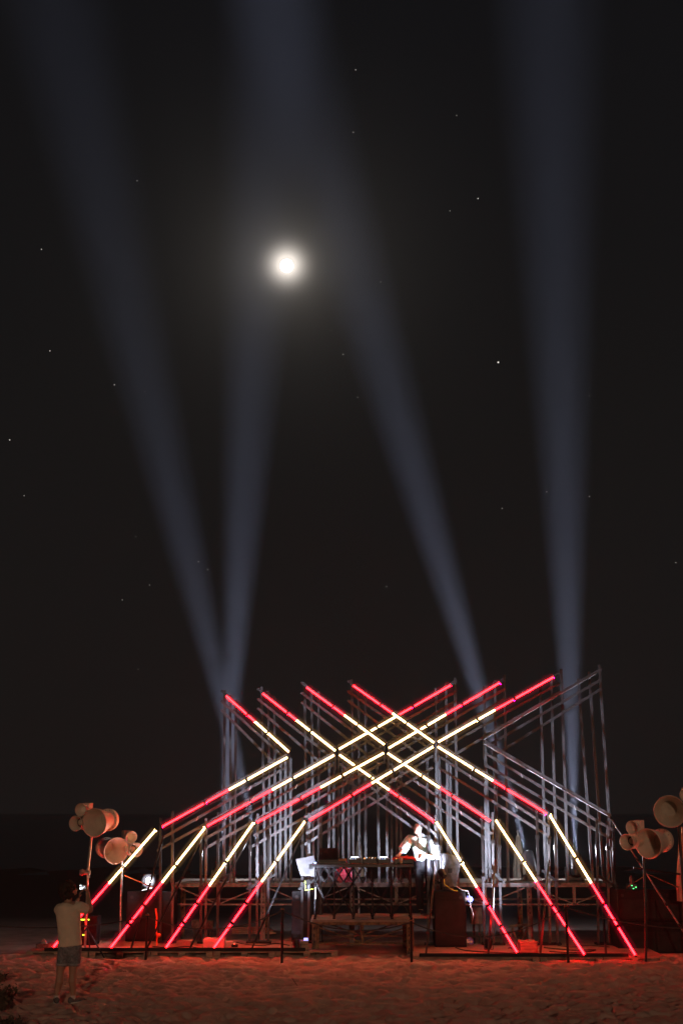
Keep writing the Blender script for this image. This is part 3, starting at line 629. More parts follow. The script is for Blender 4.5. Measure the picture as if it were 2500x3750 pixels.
# ------------------------------------------------------------------ speakers either side of the booth
SPK = mat('black_speaker_texture', (0.010,0.010,0.011), 0.7, var=0.5, scale=30, bump=0.2, bscale=90, spec=0.15)
SCUF = mat('scuffed_black_cabinet', (0.060,0.060,0.068), 0.55, var=0.6, scale=9, col2=(0.012,0.012,0.014), bump=0.2)
PALEC = mat('pale_worn_cabinet', (0.11,0.11,0.12), 0.6, scale=7, col2=(0.045,0.045,0.05), bump=0.2)
def cabinet(x0, x1, y0, y1, Yc, depth, lb, side=0, zb=None, name='subwoofer', castors=False):
    a_ = P(x0, y1, Yc); b_ = P(x1, y0, Yc); zb = a_.z if zb is None else zb
    t_ = thing(name, lb, 'speaker', ((a_.x+b_.x)/2, Yc, zb))
    MB().box((a_.x, Yc, zb+0.004), (b_.x, Yc+depth, b_.z)).build('cabinet', SPK, t_, bevel=0.012)
    MB().tube(((b_.x - 0.10) if side >= 0 else (a_.x+0.10), Yc-0.004, b_.z-0.12), ((b_.x-0.10) if side >= 0 else (a_.x+0.10), Yc-0.0005, b_.z-0.12), 0.035, 16).build('port', CHROME if False else DARKM, t_)
    MB().box((a_.x+0.03, Yc-0.006, zb+0.05), (b_.x-0.03, Yc-0.001, b_.z-0.2)).build('grille', DARKP, t_)
    if castors:
        bl = mat('blue_castor', (0.10,0.12,0.5), 0.4)
        for zz in (b_.z-0.16, zb+0.10):
            for k in (0, 1):
                c = Vector((b_.x+0.10+0.0*k, Yc+0.08+0.32*k, zz))
                w_ = MB().tube(c-Y_*0.018, c+Y_*0.018, 0.055, 18).build('castor_wheel', bl, t_)
                MB().tube(c-Y_*0.022, c+Y_*0.022, 0.025, 12).build('hub', CHROME, w_)
                MB().box((b_.x+0.0005, c.y-0.03, zz-0.05), (b_.x+0.01, c.y+0.03, zz+0.05)).box((b_.x+0.0105, c.y-0.03, zz-0.02), (b_.x+0.07, c.y-0.023, zz+0.02)).build('castor_bracket', CHROME, t_)
    return t_
cabinet(1067, 1180, 3263, 3455, 25.15, 0.5, 'tall black subwoofer left of the booth under the pale wedge', -1, PLAT_Z)
cabinet(1592, 1703, 3264, 3464, 24.65, 0.5, 'tall black subwoofer right of the booth with blue castors', 1, PLAT_ZR, castors=True)
cabinet(458, 640, 3264, 3458, 25.3, 0.6, 'wide black speaker cabinet on the left platform below the white floodlight', -1, PLAT_Z)
cabinet(2264, 2398, 3374, 3496, 24.5, 0.7, 'black cabinet at the lower left of the right hand stack', -1, 0.0)
cabinet(2403, 2560, 3374, 3496, 24.5, 0.7, 'black cabinet at the lower right of the right hand stack', 1, 0.0)
zt = P(2300, 3374, 24.5).z + 0.002
cabinet(2264, 2398, 3257, 3374, 24.52, 0.7, 'black cabinet on top at the left of the right hand stack', -1, zt)
cabinet(2403, 2560, 3257, 3374, 24.52, 0.7, 'black cabinet on top at the right of the right hand stack', 1, zt)
def wedge(pts, Yc, depth, m, lb, port, foot_px):
    f = [P(x, y, Yc) for (x, y) in pts]; b = [p + Y_*depth + Vector((0,0,-0.03)) for p in f]
    c = sum(f, Vector())/4; bot = P(*foot_px, Yc)
    t_ = thing('wedge_monitor', lb, 'speaker', (bot.x, Yc+0.1, bot.z))
    MB().add(f+b, [(0,1,2,3),(7,6,5,4),(0,4,5,1),(1,5,6,2),(2,6,7,3),(3,7,4,0)]).build('cabinet', m, t_, bevel=0.01)
    MB().box((c.x+port-0.045, Yc-0.006, c.z-0.045), (c.x+port+0.045, Yc-0.001, c.z+0.045)).build('handle_recess', DARKP, t_)
    MB().bar((bot.x, Yc+0.2, bot.z), (c.x, Yc+0.2, f[2].z+0.04), 0.16, 0.06).build('tilt_stand', DARKM, t_)
    return t_
wedge([(1082,3145),(1150,3132),(1160,3212),(1099,3205)], 24.98, 0.4, PALEC, 'pale lit tapered speaker tilted on the left black subwoofer', 0.09, (1125,3262))
wedge([(1617,3121),(1692,3138),(1668,3246),(1622,3250)], 24.66, 0.4, SCUF, 'scuffed dark tapered speaker tilted on the right black subwoofer', -0.02, (1646,3262))
NEON = mat('neon_yellow_strap', (0.40,0.55,0.04), 0.6)
for (pts, lb) in (([(1115,3225),(1118,3245),(1117,3262),(1125,3258),(1148,3256)], 'neon yellow strap hanging off the left pale speaker'), ([(1625,3215),(1627,3238),(1645,3252),(1662,3261),(1676,3262)], 'neon yellow strap hanging off the right scuffed speaker')):
    pp = [P(x, y, 24.6 if x > 1400 else 24.88) for (x, y) in pts]
    b = MB()
    for i in range(len(pp)-1): b.bar(pp[i], pp[i+1], 0.016, 0.004)
    tag(b.build('ratchet_strap', NEON, origin=pp[0]), lb, 'strap')
pp = [P(x, y, 24.5) for (x, y) in ((1668,3244),(1690,3258),(1712,3262),(1718,3285),(1722,3320),(1732,3350),(1728,3370))]
tag(MB().path(pp, 0.012, 8).build('hose', mat('white_hose', (0.22,0.21,0.20), 0.4), origin=pp[0]), 'pale hose curling down beside the right subwoofer', 'hose')

# added lamps, fixtures unseen, for the cool white light on posts and performer
def added_lamp(x, Y, zb, tgt, pw, half, lb, at=None):
    if at: x, zb = at.x, at.z-0.10
    t_ = thing('added_clamp_lamp' if at else 'added_floor_lamp', lb, 'stage light', (x, Y, zb)); c = Vector((x, Y, zb+0.10)); d = (Vector(tgt)-c).normalized()
    MB().lathe(c, d, [(-0.09,0.03),(-0.08,0.06),(0.05,0.075),(0.075,0.08),(0.0755,0.07),(0.06,0.066)], n=18, caps=(True,False)).build('added_lamp_can', DARKM, t_, smooth=False)
    MB().lathe(c, d, [(0.045,0.064),(0.05,0.06)], n=18, caps=(True,True)).build('lens', emit('added_lamp_lens_'+str(pw), (0.8,0.84,1.0), 8), t_)  # lens of the added lamp
    MB().box((x-0.09, Y-0.02, zb+0.001), (x-0.08, Y+0.02, zb+0.12)).box((x+0.08, Y-0.02, zb+0.001), (x+0.09, Y+0.02, zb+0.12)).box((x-0.0795, Y-0.02, zb+0.001), (x+0.0795, Y+0.02, zb+0.01)).build('bracket', DARKM, t_)
    spot(c + d*0.08, d, pw, half, 'lamp_light', 0.7, (0.74,0.80,1.0), 0.05, t_)
added_lamp(0, 24.55, 0, P(1480,2985,25.5), 480, 62, 'added small black lamp clamped to the post right of the person at the table', at=P(1619,3200,24.55))
added_lamp(px_x(1086,3480,23.80), 23.80, PLAT_Z+0.003, P(1000,2720,25.3), 2000, 44, 'added small black floor lamp at the inner end of the left platform shining up')
added_lamp(px_x(1788,3470,24.3), 24.3, PLAT_ZR, P(1930,2650,25.4), 2300, 46, 'added small black floor lamp standing on the right platform beyond the first red tube')
bxx = thing('control_box', 'small dark box with a violet lit screen beside the booth platform leg', 'box', (px_x(1108,3475,23.95), 23.95, PLAT_Z))
a_, b_ = px_x(1090,3475,23.95), px_x(1128,3475,23.95)
MB().box((a_, 23.85, PLAT_Z+0.001), (b_, 24.1, PLAT_Z+0.16)).build('body', PALLET, bxx, bevel=0.006)
MB().box((b_-0.085, 23.9, PLAT_Z+0.1605), (b_-0.005, 24.02, PLAT_Z+0.20)).build('screen', LEDV, bxx)

# white floodlight on the left cabinet
fz = P(500, 3264, 25.3).z
fl = thing('floodlight', 'dazzling white floodlight on top of the left black cabinet', 'floodlight', (px_x(545,3240,25.4), 25.4, fz))
c = P(545, 3226, 25.2)
MB().box((c.x-0.13, c.y+0.02, c.z-0.11), (c.x+0.13, c.y+0.12, c.z+0.13)).build('housing', DARKM, fl, bevel=0.01)
MB().lathe(c, -Y_, [(-0.015,0.065),(0.01,0.06),(0.03,0.04),(0.035,0.01)], n=20, caps=(True,True)).build('lens', emit('flood_lens', (0.93,0.95,1.0), 30), fl, True)
MB().lathe(c, -Y_, [(-0.02,0.12),(-0.02,0.005),(0.035,0.005)], n=4).V
MB().lathe(c, -Y_, [(0.03,0.12),(-0.015,0.12),(-0.015,0.01)], n=28).build('glow_ring', DARKM, fl)
MB().lathe(c, -Y_, [(0.0,0.14),(0.06,0.14)], n=24, caps=(True,True)).build('lamp_glow', glow_vol('flood_glow', (0.8,0.85,1.0), 3.0), fl)
MB().bar((c.x-0.14, c.y+0.05, fz+0.002), (c.x-0.14, c.y+0.05, c.z+0.05), 0.012, 0.03).bar((c.x+0.14, c.y+0.05, fz+0.002), (c.x+0.14, c.y+0.05, c.z+0.05), 0.012, 0.03).build('bracket', DARKM, fl)
MB().add([P(520,3262,25.0),P(557,3252,25.0),P(563,3248,25.25),P(525,3256,25.25)], [(0,1,2,3)]).build('barn_door', mat('white_flap', (0.8,0.8,0.8), 0.4), fl)
point(c - Y_*0.08, 25, parent=fl)
tag(MB().tube(P(456,3206,24.7), P(560,3249,24.7), 0.012, 8).build('rod', mat('tan_rod', (0.5,0.3,0.22), 0.6), origin=P(456,3206,24.7)), 'thin tan rod leaning towards the white floodlight', 'rod')

# ------------------------------------------------------------------ horn loudspeakers
def horn(mb_c, f, Rm, L, thr=0.42):                    # profile of a flared bell, mouth at c facing f
    return [(0.0, Rm*1.0), (-0.004, Rm*1.03), (-0.02, Rm*1.02), (-0.35*L, Rm*0.86), (-0.62*L, Rm*0.68), (-0.8*L, Rm*0.60)], [(0.0, Rm), (-0.02, Rm*0.95), (-0.3*L, Rm*0.80), (-0.6*L, Rm*0.60), (-0.78*L, Rm*thr)]
def cluster(lb, big, top, mid, s, Yc, yaw, pole, near=()):
    f = Vector((math.sin(yaw), -math.cos(yaw), -0.10)).normalized()
    cb = P(*big, Yc); base = Vector((P(*pole[0], Yc).x, Yc+0.2, ground_z(cb.x, Yc)))
    t_ = thing('horn_speaker', lb, 'loudspeaker', base, 'clusters of cream horn loudspeakers')
    def bell(c, Rm, L, thr, nm, flange):
        out, inn = horn(c, f, Rm, L, thr)
        b = MB().lathe(c, f, inn[::-1] + out, n=36).build(nm, CREAMP, t_, smooth=True)
        MB().lathe(c, f, [(-0.785*L, Rm*thr*1.02), (-0.80*L, 0.01)], n=28).build('throat', CREAMD if flange else DARKM, b)
        if flange:
            rf = Rm*0.80
            MB().lathe(c, f, [(-0.80*L, Rm*0.605), (-0.81*L, rf), (-0.86*L, rf*1.01), (-0.98*L, rf*0.95), (-1.04*L, rf*0.7), (-1.06*L, 0.01)], n=36).build('rear_flange', CREAMP, b, smooth=False)
            u = f.orthogonal().normalized(); v = f.cross(u)
            bo = MB()
            for k in range(12):
                a2 = 2*math.pi*k/12; p = c + u*math.cos(a2)*rf*0.9 + v*math.sin(a2)*rf*0.9
                bo.tube(p - f*(0.808*L), p - f*(0.798*L), 0.008*s, 6)
            tag(bo.build('bolts', DARKM, b), kind='stuff')
        return b
    bell(cb, 0.275*s, 0.62*s, 0.50, 'large_bell', True)
    ct = P(*top, Yc+0.02); bell(ct, 0.125*s, 0.22*s, 0.16, 'small_bell', False)
    cm = P(*mid, Yc+0.05); bell(cm, 0.148*s, 0.26*s, 0.62, 'middle_bell', False)
    MB().lathe(cm, f, [(-0.22*s,0.15*s),(-0.40*s,0.15*s)], n=24, caps=(True,True)).build('driver', CREAMP, t_)
    MB().lathe(cm, f, [(-0.17*s,0.055*s),(-0.19*s,0.06*s)], n=20, caps=(True,True)).build('phase_plug', CREAMD, t_, True)
    h_ = ct - f*0.24*s; MB().obox(h_, Vector((1,0,0))*0.08*s, f*0.08*s, Z*0.11*s).build('driver_box', CREAMP, t_, bevel=0.01)
    MB().bar(ct - f*0.25*s, cm - f*0.3*s, 0.05*s, 0.05*s).bar(cm - f*0.3*s, cb - f*0.50*s + (cm-cb).normalized()*0.24*s, 0.06*s, 0.05*s).build('bracket', CREAMP, t_)
    pp = [P(x, y, Yc+0.25) for (x, y) in pole]; pp[0] = cb - f*0.5*s + Vector((0,0,-0.1*s))
    pp[0].x = P(*pole[0], Yc+0.25).x
    pp[-1].z = base.z - 0.03
    for i in range(len(pp)-1): MB().tube(pp[i], pp[i+1], 0.028*s if i == 0 else 0.022*s, 12).build('pole', CHROME if pole[0][0] < 1000 else DARKM, t_, smooth=False)
    if near:
        c = P(*near, Yc+0.2)
        MB().tube(c-X*0.06, c+X*0.06, 0.045, 12).bar(c+Z*0.06, c-Z*0.10+X*0.05, 0.03, 0.03).build('clamp', CHROME, t_)
        MB().lathe(c-X*0.09, X+Y_*0.3, [(-0.06,0.05),(0.0,0.07),(0.03,0.04)], n=14, caps=(True,True)).build('winch', CHROME, t_)
        for (x, y) in ((-0.45, -0.3), (0.45, -0.3), (0, 0.5)):
            MB().tube(Vector((base.x, base.y, base.z+0.55)), Vector((base.x+x, base.y+y, base.z+0.0)), 0.014, 8).build('leg', DARKM, t_)
cluster('cream horn loudspeaker cluster on a chrome pole above the photographer', (345,3013), (295,2966), (277,3016), 1.0, 23.6, R(-20), [(330,3055),(322,3190),(313,3470)], (320,3195))
cluster('cream horn loudspeaker cluster crossed by the leftmost warm tube', (427,3116), (483,3066), (500,3113), 1.0, 25.4, R(36), [(440,3150),(442,3460)])
cluster('cream horn loudspeaker cluster right of the unlit frame', (2370,3090), (2311,3031), (2292,3084), 1.0, 22.6, R(-45), [(2362,3150),(2362,3300),(2362,3500)])
cluster('cream horn loudspeaker cut off by the right edge of the photo', (2451,2972), (2513,2912), (2540,2985), 1.05, 22.2, R(-14), [(2500,3040),(2502,3300),(2502,3500)])
for (p, q, r_, lb) in (((2318,3178),(2500,3203),0.02,'dark horizontal bar behind the right horn speakers'), ((2290,3250),(2352,3212),0.008,'thin brown strut rising to the right horn pole'), ((2368,3200),(2482,3250),0.009,'thin brown strut falling from the right horn pole')):
    a_, b_ = P(*p, 23.6), P(*q, 23.6); tag(MB().tube(a_, b_, r_, 8).build('support_bar', RUST if r_ < .015 else DARKM, origin=a_), lb, 'bar')

# ------------------------------------------------------------------ rope barrier
posts = []
plabs = ['black rope post in front of the second light frame from the left', 'black rope post left of the booth platform', 'black rope post at the right corner of the booth platform', 'black rope post in front of the rightmost lit frame']
proto = thing('rope_post', plabs[0], 'barrier post', (0,0,0), 'black rope posts on the sand')
MB().lathe((0,0,-0.05), Z, [(0,0.024),(0.95,0.024),(0.955,0.03),(0.975,0.03),(0.985,0.018)], n=14, caps=(True,True)).build('post', DARKP, proto)
MB().lathe((0,0,0.9), Z, [(0,0.031),(0.02,0.031)], n=14, caps=(True,True)).build('collar', mat('orange_collar', (0.35,0.13,0.06), 0.5), proto)
MB().tube((-0.045,0,0.90), (0.045,0,0.90), 0.008, 8).build('hook', DARKM, proto)
for i, (x, yb, yt) in enumerate(((534,3520,3345),(1032,3533,3322),(1507,3537,3365),(2080,3535,3310))):
    p = PZ(x, yb, 0.0); o = proto if i == 0 else copy_tree(proto); tp = P(x, yt, p.y)
    o.location = p; o.scale = (1,1,tp.z/0.94); o['label'] = plabs[i]; posts.append(Vector((p.x, p.y, tp.z-0.06)))
def rope(a, b, sag, lb, m=ROPE, r_=0.013):
    n = 24; pts = [lerp(a, b, i/n) - Z*(sag*4*(i/n)*(1-i/n)) for i in range(n+1)]
    tag(MB().path(pts, r_, 6).build('barrier_rope', m, origin=a), lb, 'rope', 'sagging ropes between the black posts')
rope(P(-60, 3385, 22.2), posts[0], 0.12, 'black rope sagging behind the photographer to the first post')
rope(posts[0], posts[1], 0.28, 'black rope sagging across the second and third light frames')
rope(posts[1], posts[2], 0.24, 'black rope sagging in front of the booth platform')
rope(posts[2], posts[3], 0.38, 'black rope sagging in front of the right black subwoofer')
rope(posts[3], P(2560, 3400, 22.6), 0.10, 'black rope running from the last post towards the right stack')

# ------------------------------------------------------------------ boxes and oddments on the platforms
CARD = mat('cream_foam_box', (0.55,0.50,0.45), 0.8, var=0.1)
def crate(x0, x1, y0, y1, Yc, dep, m, lb, nm='storage_box'):
    PLAT_Z = PLAT_ZR if x0 > 1400 else 0.150
    a_ = px_x(x0, y1, Yc); b_ = px_x(x1, y1, Yc); h = P(x0, y0, Yc).z
    t_ = thing(nm, lb, 'box', ((a_+b_)/2, Yc, PLAT_Z))
    MB().box((a_, Yc, PLAT_Z+0.001), (b_, Yc+dep, h-0.03)).build('body', m, t_, bevel=0.004)
    MB().box((a_-0.004, Yc-0.004, h-0.0295), (b_+0.004, Yc+dep+0.004, h)).build('lid', m, t_, bevel=0.004)
crate(743, 819, 3441, 3472, 24.0, 0.4, CARD, 'cream rectangular box behind the foot of the fourth left tube')
crate(1905, 1967, 3449, 3480, 23.75, 0.4, PALLET, 'light wooden box on the right platform between two red tubes')
crate(648, 700, 3446, 3462, 24.5, 0.3, PLY, 'low flat wooden box on the left platform beside the third left tube')
crate(822, 850, 3450, 3457, 24.3, 0.2, CARD, 'small pale flat box right of the cream box')
rd = thing('power_adapter', 'small black adapter with a red light on the left platform', 'adapter', P(858, 3450, 24.3))
p = Vector((px_x(858,3450,24.3), 24.3, PLAT_Z)); rd.location = p
MB().box((p.x-0.05, 24.25, PLAT_Z+0.001), (p.x+0.07, 24.38, PLAT_Z+0.05)).build('body', DARKP, rd)
MB().lathe((p.x, 24.3, PLAT_Z+0.0505), Z, [(0,0.014),(0.018,0.010)], n=8, caps=(True,True)).build('indicator', emit('red_indicator', (1,0.1,0.05), 6), rd)
bot = thing('water_bottle', 'small clear bottle lying left of the wooden box on the right platform', 'bottle', (px_x(1897,3455,24.2), 24.2, PLAT_ZR))
MB().lathe((px_x(1897,3455,24.2), 24.2, PLAT_ZR+0.001), Z, [(0,0.03),(0.12,0.032),(0.15,0.012),(0.17,0.012)], n=12, caps=(True,True)).build('body', mat('clear_bottle', (0.6,0.6,0.62), 0.1), bot, True)
MB().lathe((px_x(1897,3455,24.2), 24.2, PLAT_ZR+0.1715), Z, [(0,0.014),(0.015,0.014)], n=12, caps=(True,True)).build('cap', mat('white_cap', (0.8,0.8,0.8), 0.4), bot)
def cable(pts, lb, z=None, r_=0.010):
    z = (PLAT_ZR if pts[0][0] > 1400 else PLAT_Z) + 0.011
    pp = [PZ(x, y, z) for (x, y) in pts]; sm = []
    for i in range(len(pp)-1):
        p0 = pp[max(i-1,0)]; p1 = pp[i]; p2 = pp[i+1]; p3 = pp[min(i+2,len(pp)-1)]
        for k in range(5):
            t = k/5; sm.append(0.5*((2*p1)+(p2-p0)*t+(2*p0-5*p1+4*p2-p3)*t*t+(3*p1-p0-3*p2+p3)*t**3))
    sm.append(pp[-1]); tag(MB().path(sm, r_, 6).build('cable', DARKP, origin=sm[0]), lb, 'cable')
cable([(1655,3462),(1690,3478),(1760,3485),(1840,3489),(1930,3490),(2010,3493),(2120,3497)], 'long black cable running along the right platform')
cable([(1860,3472),(1890,3466),(1930,3472),(1905,3478),(1870,3474)], 'black cable coil in front of the wooden box')
cable([(1990,3470),(2050,3476),(2110,3480),(2180,3478),(2140,3486),(2070,3488),(2010,3484)], 'black cable coil right of the wooden box')
cable([(865,3450),(900,3458),(960,3462),(1010,3455),(1060,3462)], 'black cable from the red lit adapter across the left platform')
cable([(560,3466),(620,3470),(690,3466),(735,3474)], 'black cable behind the feet of the left tubes')
cable([(2040,3462),(2090,3468),(2150,3462),(2230,3468)], 'thin black cable at the back of the right platform', r_=0.007)
hyd = thing('orange_rod', 'orange bent rod standing in front of the left black cabinet', 'rod', PZ(574, 3462, PLAT_Z))
ORG = mat('orange_paint', (0.7,0.16,0.05), 0.5)
pp = [P(571,3327,24.6), P(575,3360,24.6), P(572,3400,24.6), P(576,3430,24.6)]; pp.append(Vector((pp[-1].x, 24.6, PLAT_Z)))
MB().path(pp, 0.018, 8).build('shaft', ORG, hyd); c = P(583, 3425, 24.58)
MB().lathe(c, X, [(-0.05,0.02),(-0.03,0.04),(0.02,0.04),(0.04,0.02)], n=12, caps=(True,True)).build('knob', ORG, hyd)
amp = thing('amplifier_rack', 'dark equipment rack with green lights behind the photographer', 'rack', (px_x(318,3455,24.6), 24.6, PLAT_Z))
a_, b_ = px_x(286,3455,24.6), px_x(352,3455,24.6)
MB().box((a_, 24.6, PLAT_Z+0.001), (b_, 25.0, P(300,3356,24.6).z)).build('body', SPK, amp, bevel=0.01)
GL = emit('green_yellow_led', (0.75,1.0,0.05), 3)
for (x0, y0, w_) in ((304,3368,14),(325,3368,5),(307,3424,9)):
    c = P(x0, y0, 24.59); MB().box((c.x-w_/340, 24.593, c.z-0.012), (c.x+w_/340, 24.599, c.z+0.012)).build('indicator', GL, amp)
tq = thing('small_crate', 'low grey crate with a teal flap at the left end of the platform', 'crate', PZ(162, 3475, PLAT_Z))
a_, b_ = px_x(132,3470,24.0), px_x(190,3470,24.0)
MB().box((a_, 24.0, PLAT_Z+0.001), (b_, 24.3, PLAT_Z+0.09)).build('body', CLUT, tq)
TEAL = mat('teal_cloth', (0.10,0.30,0.27), 0.8)
p = P(160, 3457, 24.05); MB().add([(p.x-0.05,24.03,PLAT_Z+0.091),(p.x+0.06,24.03,PLAT_Z+0.091),(p.x-0.01,24.08,PLAT_Z+0.19),(p.x-0.05,24.14,PLAT_Z+0.091),(p.x+0.06,24.14,PLAT_Z+0.091)], [(0,1,2),(1,4,2),(4,3,2),(3,0,2)]).build('flap', TEAL, tq)
GB = thing('green_lit_device', 'small dark device with green lights on the right cabinet stack', 'device', P(2312, 3256, 24.7))
p = P(2312, 3256, 24.7)
MB().box((p.x-0.09, 24.62, p.z+0.001), (p.x+0.09, 24.8, p.z+0.10)).lathe((p.x, 24.7, p.z+0.1005), Z, [(0,0.05),(0.12,0.045),(0.17,0.02)], n=12, caps=(True,True)).build('body', BLACKG, GB)
GRN = emit('green_led', (0.1,1.0,0.25), 4)
for (x0, y0) in ((2312,3243),(2327,3249),(2318,3254)):
    c = P(x0, y0, 24.61); MB().box((c.x-0.012, 24.612, c.z-0.006), (c.x+0.012, 24.618, c.z+0.006)).build('indicator', GRN, GB)
# pink bag, folded parasols
PINK = mat('pink_fabric', (0.80,0.16,0.26), 0.8, var=0.2, bump=0.5, bscale=9)
c = P(1262, 3200, 26.1); pb = thing('pink_bag', 'soft pink bag slumped on the rear deck behind the table', 'bag', (c.x, 26.1, DECK_Z))
prof = [(0,0.16),(0.04,0.21),(0.15,0.22),(0.26,0.19),(0.33,0.12),(0.36,0.05)]
g = MB().lathe((c.x, 26.1, DECK_Z+0.002), Z, prof, n=28, caps=(True,True))
g.V = [(v[0]+0.02*noise.noise(Vector(v)*9), v[1]*1.0+0.02*noise.noise(Vector(v)*8+Z), v[2]) for v in g.V]
g.build('body', PINK, pb, True); MB().path([Vector((c.x-0.12+0.24*i/8, 26.0, DECK_Z+0.30+0.14*math.sin(math.pi*i/8))) for i in range(9)], 0.012, 6).build('strap', PINK, pb)
BEI = mat('beige_canvas', (0.32,0.28,0.22), 0.85, var=0.15, bump=0.4, bscale=8)
def parasol(x, y0, y1, Yc, lb, r_):
    a_ = P(x, y0, Yc); b_ = P(x, y1, Yc); t_ = thing('folded_parasol', lb, 'parasol', (a_.x, Yc, -0.05))
    Hh = a_.z - b_.z; prof = [(0,r_),(Hh*0.3,r_*0.95),(Hh*0.7,r_*0.6),(Hh*0.94,r_*0.35),(Hh,r_*0.3)]
    g = MB().lathe((a_.x, Yc, b_.z), Z, prof, n=20, caps=(True,True))
    g.V = [((v[0]-a_.x)*(1+0.25*(i%2))+a_.x, (v[1]-Yc)*(1+0.25*(i%2))+Yc, v[2]) for i, v in enumerate(g.V)]
    g.build('canopy', BEI, t_); MB().tube((a_.x, Yc, -0.1), (a_.x, Yc, a_.z+0.06), 0.022, 10).build('pole', CHROME, t_)
    MB().lathe((a_.x, Yc, a_.z+0.061), Z, [(0,0.03),(0.03,0.035),(0.06,0.02)], n=10, caps=(True,True)).build('finial', CHROME, t_)
parasol(1313, 3078, 3210, 29.0, 'narrow folded beige parasol behind the table', 0.10)
parasol(2497, 3050, 3300, 24.0, 'folded beige parasol at the right edge by the horn speaker', 0.16)
parasol(1895, 3060, 3235, 29.3, 'dim folded parasol behind the bright moving head light', 0.13)

# litter in the sand
BUTT = mat('cigarette_paper', (0.8,0.55,0.4), 0.8, var=0.05)
for (x, y, w_, lb) in ((123,3702,.05,'cigarette end in the sand left of the photographer'), (152,3592,.045,'cigarette end in the sand far left below the crate'), (344,3620,.03,'pale chip in the sand right of the photographer'), (1187,3672,.03,'small bright scrap in the sand right of centre'), (656,3602,.03,'small scrap in the sand below the cream box'), (2320,3625,.03,'small scrap in the sand at the right')):
    p = PZ(x, y, 0.0); z = ground_z(p.x, p.y)+0.008; an = rng.uniform(0, 3.1); d = Vector((math.cos(an), math.sin(an), 0.1))*w_/2
    tag(MB().tube(Vector((p.x,p.y,z))-d, Vector((p.x,p.y,z))+d, 0.006, 6).build('litter', BUTT, origin=(p.x,p.y,z)), lb, 'litter')
tw = PZ(1080, 3625, 0.0); z = ground_z(tw.x, tw.y)
tag(MB().path([Vector((tw.x-0.05,tw.y,z+0.12)), Vector((tw.x,tw.y,z+0.05)), Vector((tw.x+0.05,tw.y,z-0.01))], 0.004, 5).build('twig', mat('twig_bark', (0.1,0.06,0.04), 0.8), origin=tw), 'thin dark twig sticking out of the sand near the centre', 'twig')
# dry shrub at the lower left corner
GRASSM = mat('dry_grass', (0.10,0.075,0.05), 0.8, var=0.4)
def shrub(px, py, n, h, spread, lb):
    p = PZ(px, py, 0.0); z = ground_z(p.x, p.y); t_ = thing('dune_shrub', lb, 'shrub', (p.x, p.y, z)); b = MB()
    for k in range(n):
        a1 = rng.uniform(0, 2*math.pi); r1 = spread*math.sqrt(rng.random())*0.5; hh = h*rng.uniform(.45,1); le = rng.uniform(0.1,0.5)*hh
        q0 = Vector((p.x+r1*math.cos(a1), p.y+r1*math.sin(a1), z-0.02)); d = Vector((math.cos(a1), math.sin(a1), 0)); sd_ = Vector((-d.y, d.x, 0))*rng.uniform(.004,.010)
        q1 = q0+Z*hh*0.6+d*le*0.35; q2 = q0+Z*hh+d*le
        b.add([q0-sd_, q0+sd_, q1+sd_*.8, q1-sd_*.8, q2], [(0,1,2,3),(3,2,4)])
        if k % 3 == 0:
            for m_ in range(5):
                c = lerp(q0, q2, rng.uniform(.3,1)); e1 = Vector(rng.normal(0,.02,3)); e2 = Vector(rng.normal(0,.02,3)); b.add([c, c+e1, c+e1+e2, c+e2], [(0,1,2,3)])
    tag(b.build('foliage', GRASSM, t_), kind='stuff')
    MB().tube((p.x,p.y,z-0.05),(p.x+0.02,p.y,z+h*0.5),0.01,6,r2=0.004).build('stem', GRASSM, t_)
shrub(-14, 3700, 380, 0.32, 0.36, 'dark dry shrub in the lower left corner of the sand')
shrub(40, 3765, 160, 0.16, 0.4, 'low dry tuft at the very bottom left of the sand')
shrub(-8, 3610, 90, 0.2, 0.2, 'small dark tuft at the left edge beyond the corner shrub')

# ------------------------------------------------------------------ people
def rings_along(pts, rad, flat=1.0, up=None, n=14, round_=True):
    out = []; m_ = len(pts); up = Vector(up) if up is not None else Vector((0.03, 1, 0.02))
    for i, p in enumerate(pts):
        p = Vector(p); t = (Vector(pts[min(i+1,m_-1)]) - Vector(pts[max(i-1,0)])).normalized()
        ay = (up - t*up.dot(t)).normalized(); ax = t.cross(ay)
        r_ = rad[i]; rx, ry = (r_ if isinstance(r_, tuple) else (r_, r_*flat))
        if round_ and i == 0:
            out.append((p - t*ry*0.75, rx*0.45, ry*0.45, ax, ay)); out.append((p - t*ry*0.45, rx*0.82, ry*0.82, ax, ay))
        out.append((p, rx, ry, ax, ay))
        if round_ and i == m_-1:
            out.append((p + t*ry*0.45, rx*0.82, ry*0.82, ax, ay)); out.append((p + t*ry*0.75, rx*0.45, ry*0.45, ax, ay))
    return out
def sphere(b, c, rx, ry, rz, n=14, m_=9):
    V = []; c = Vector(c)
    rings = []
    for k in range(m_):
        a = -math.pi/2*0.96 + math.pi*0.96*k/(m_-1); rings.append((c + Z*math.sin(a)*rz, math.cos(a)*rx, math.cos(a)*ry, X, Y_))
    b.loft(rings, n)
def flesh(name, m, parent, b, voxel=0.008, smooth=4, disp=None):
    o = b.build(name, m, parent, True)
    r_ = o.modifiers.new('r', 'REMESH'); r_.mode = 'VOXEL'; r_.voxel_size = voxel; r_.use_smooth_shade = True
    if smooth: s_ = o.modifiers.new('s', 'SMOOTH'); s_.factor = 0.5; s_.iterations = smooth
    if disp:
        tx = bpy.data.textures.new(name+'_folds', 'CLOUDS'); tx.noise_scale = disp[1]
        d = o.modifiers.new('d', 'DISPLACE'); d.texture = tx; d.strength = disp[0]; d.mid_level = 0.5
    return o
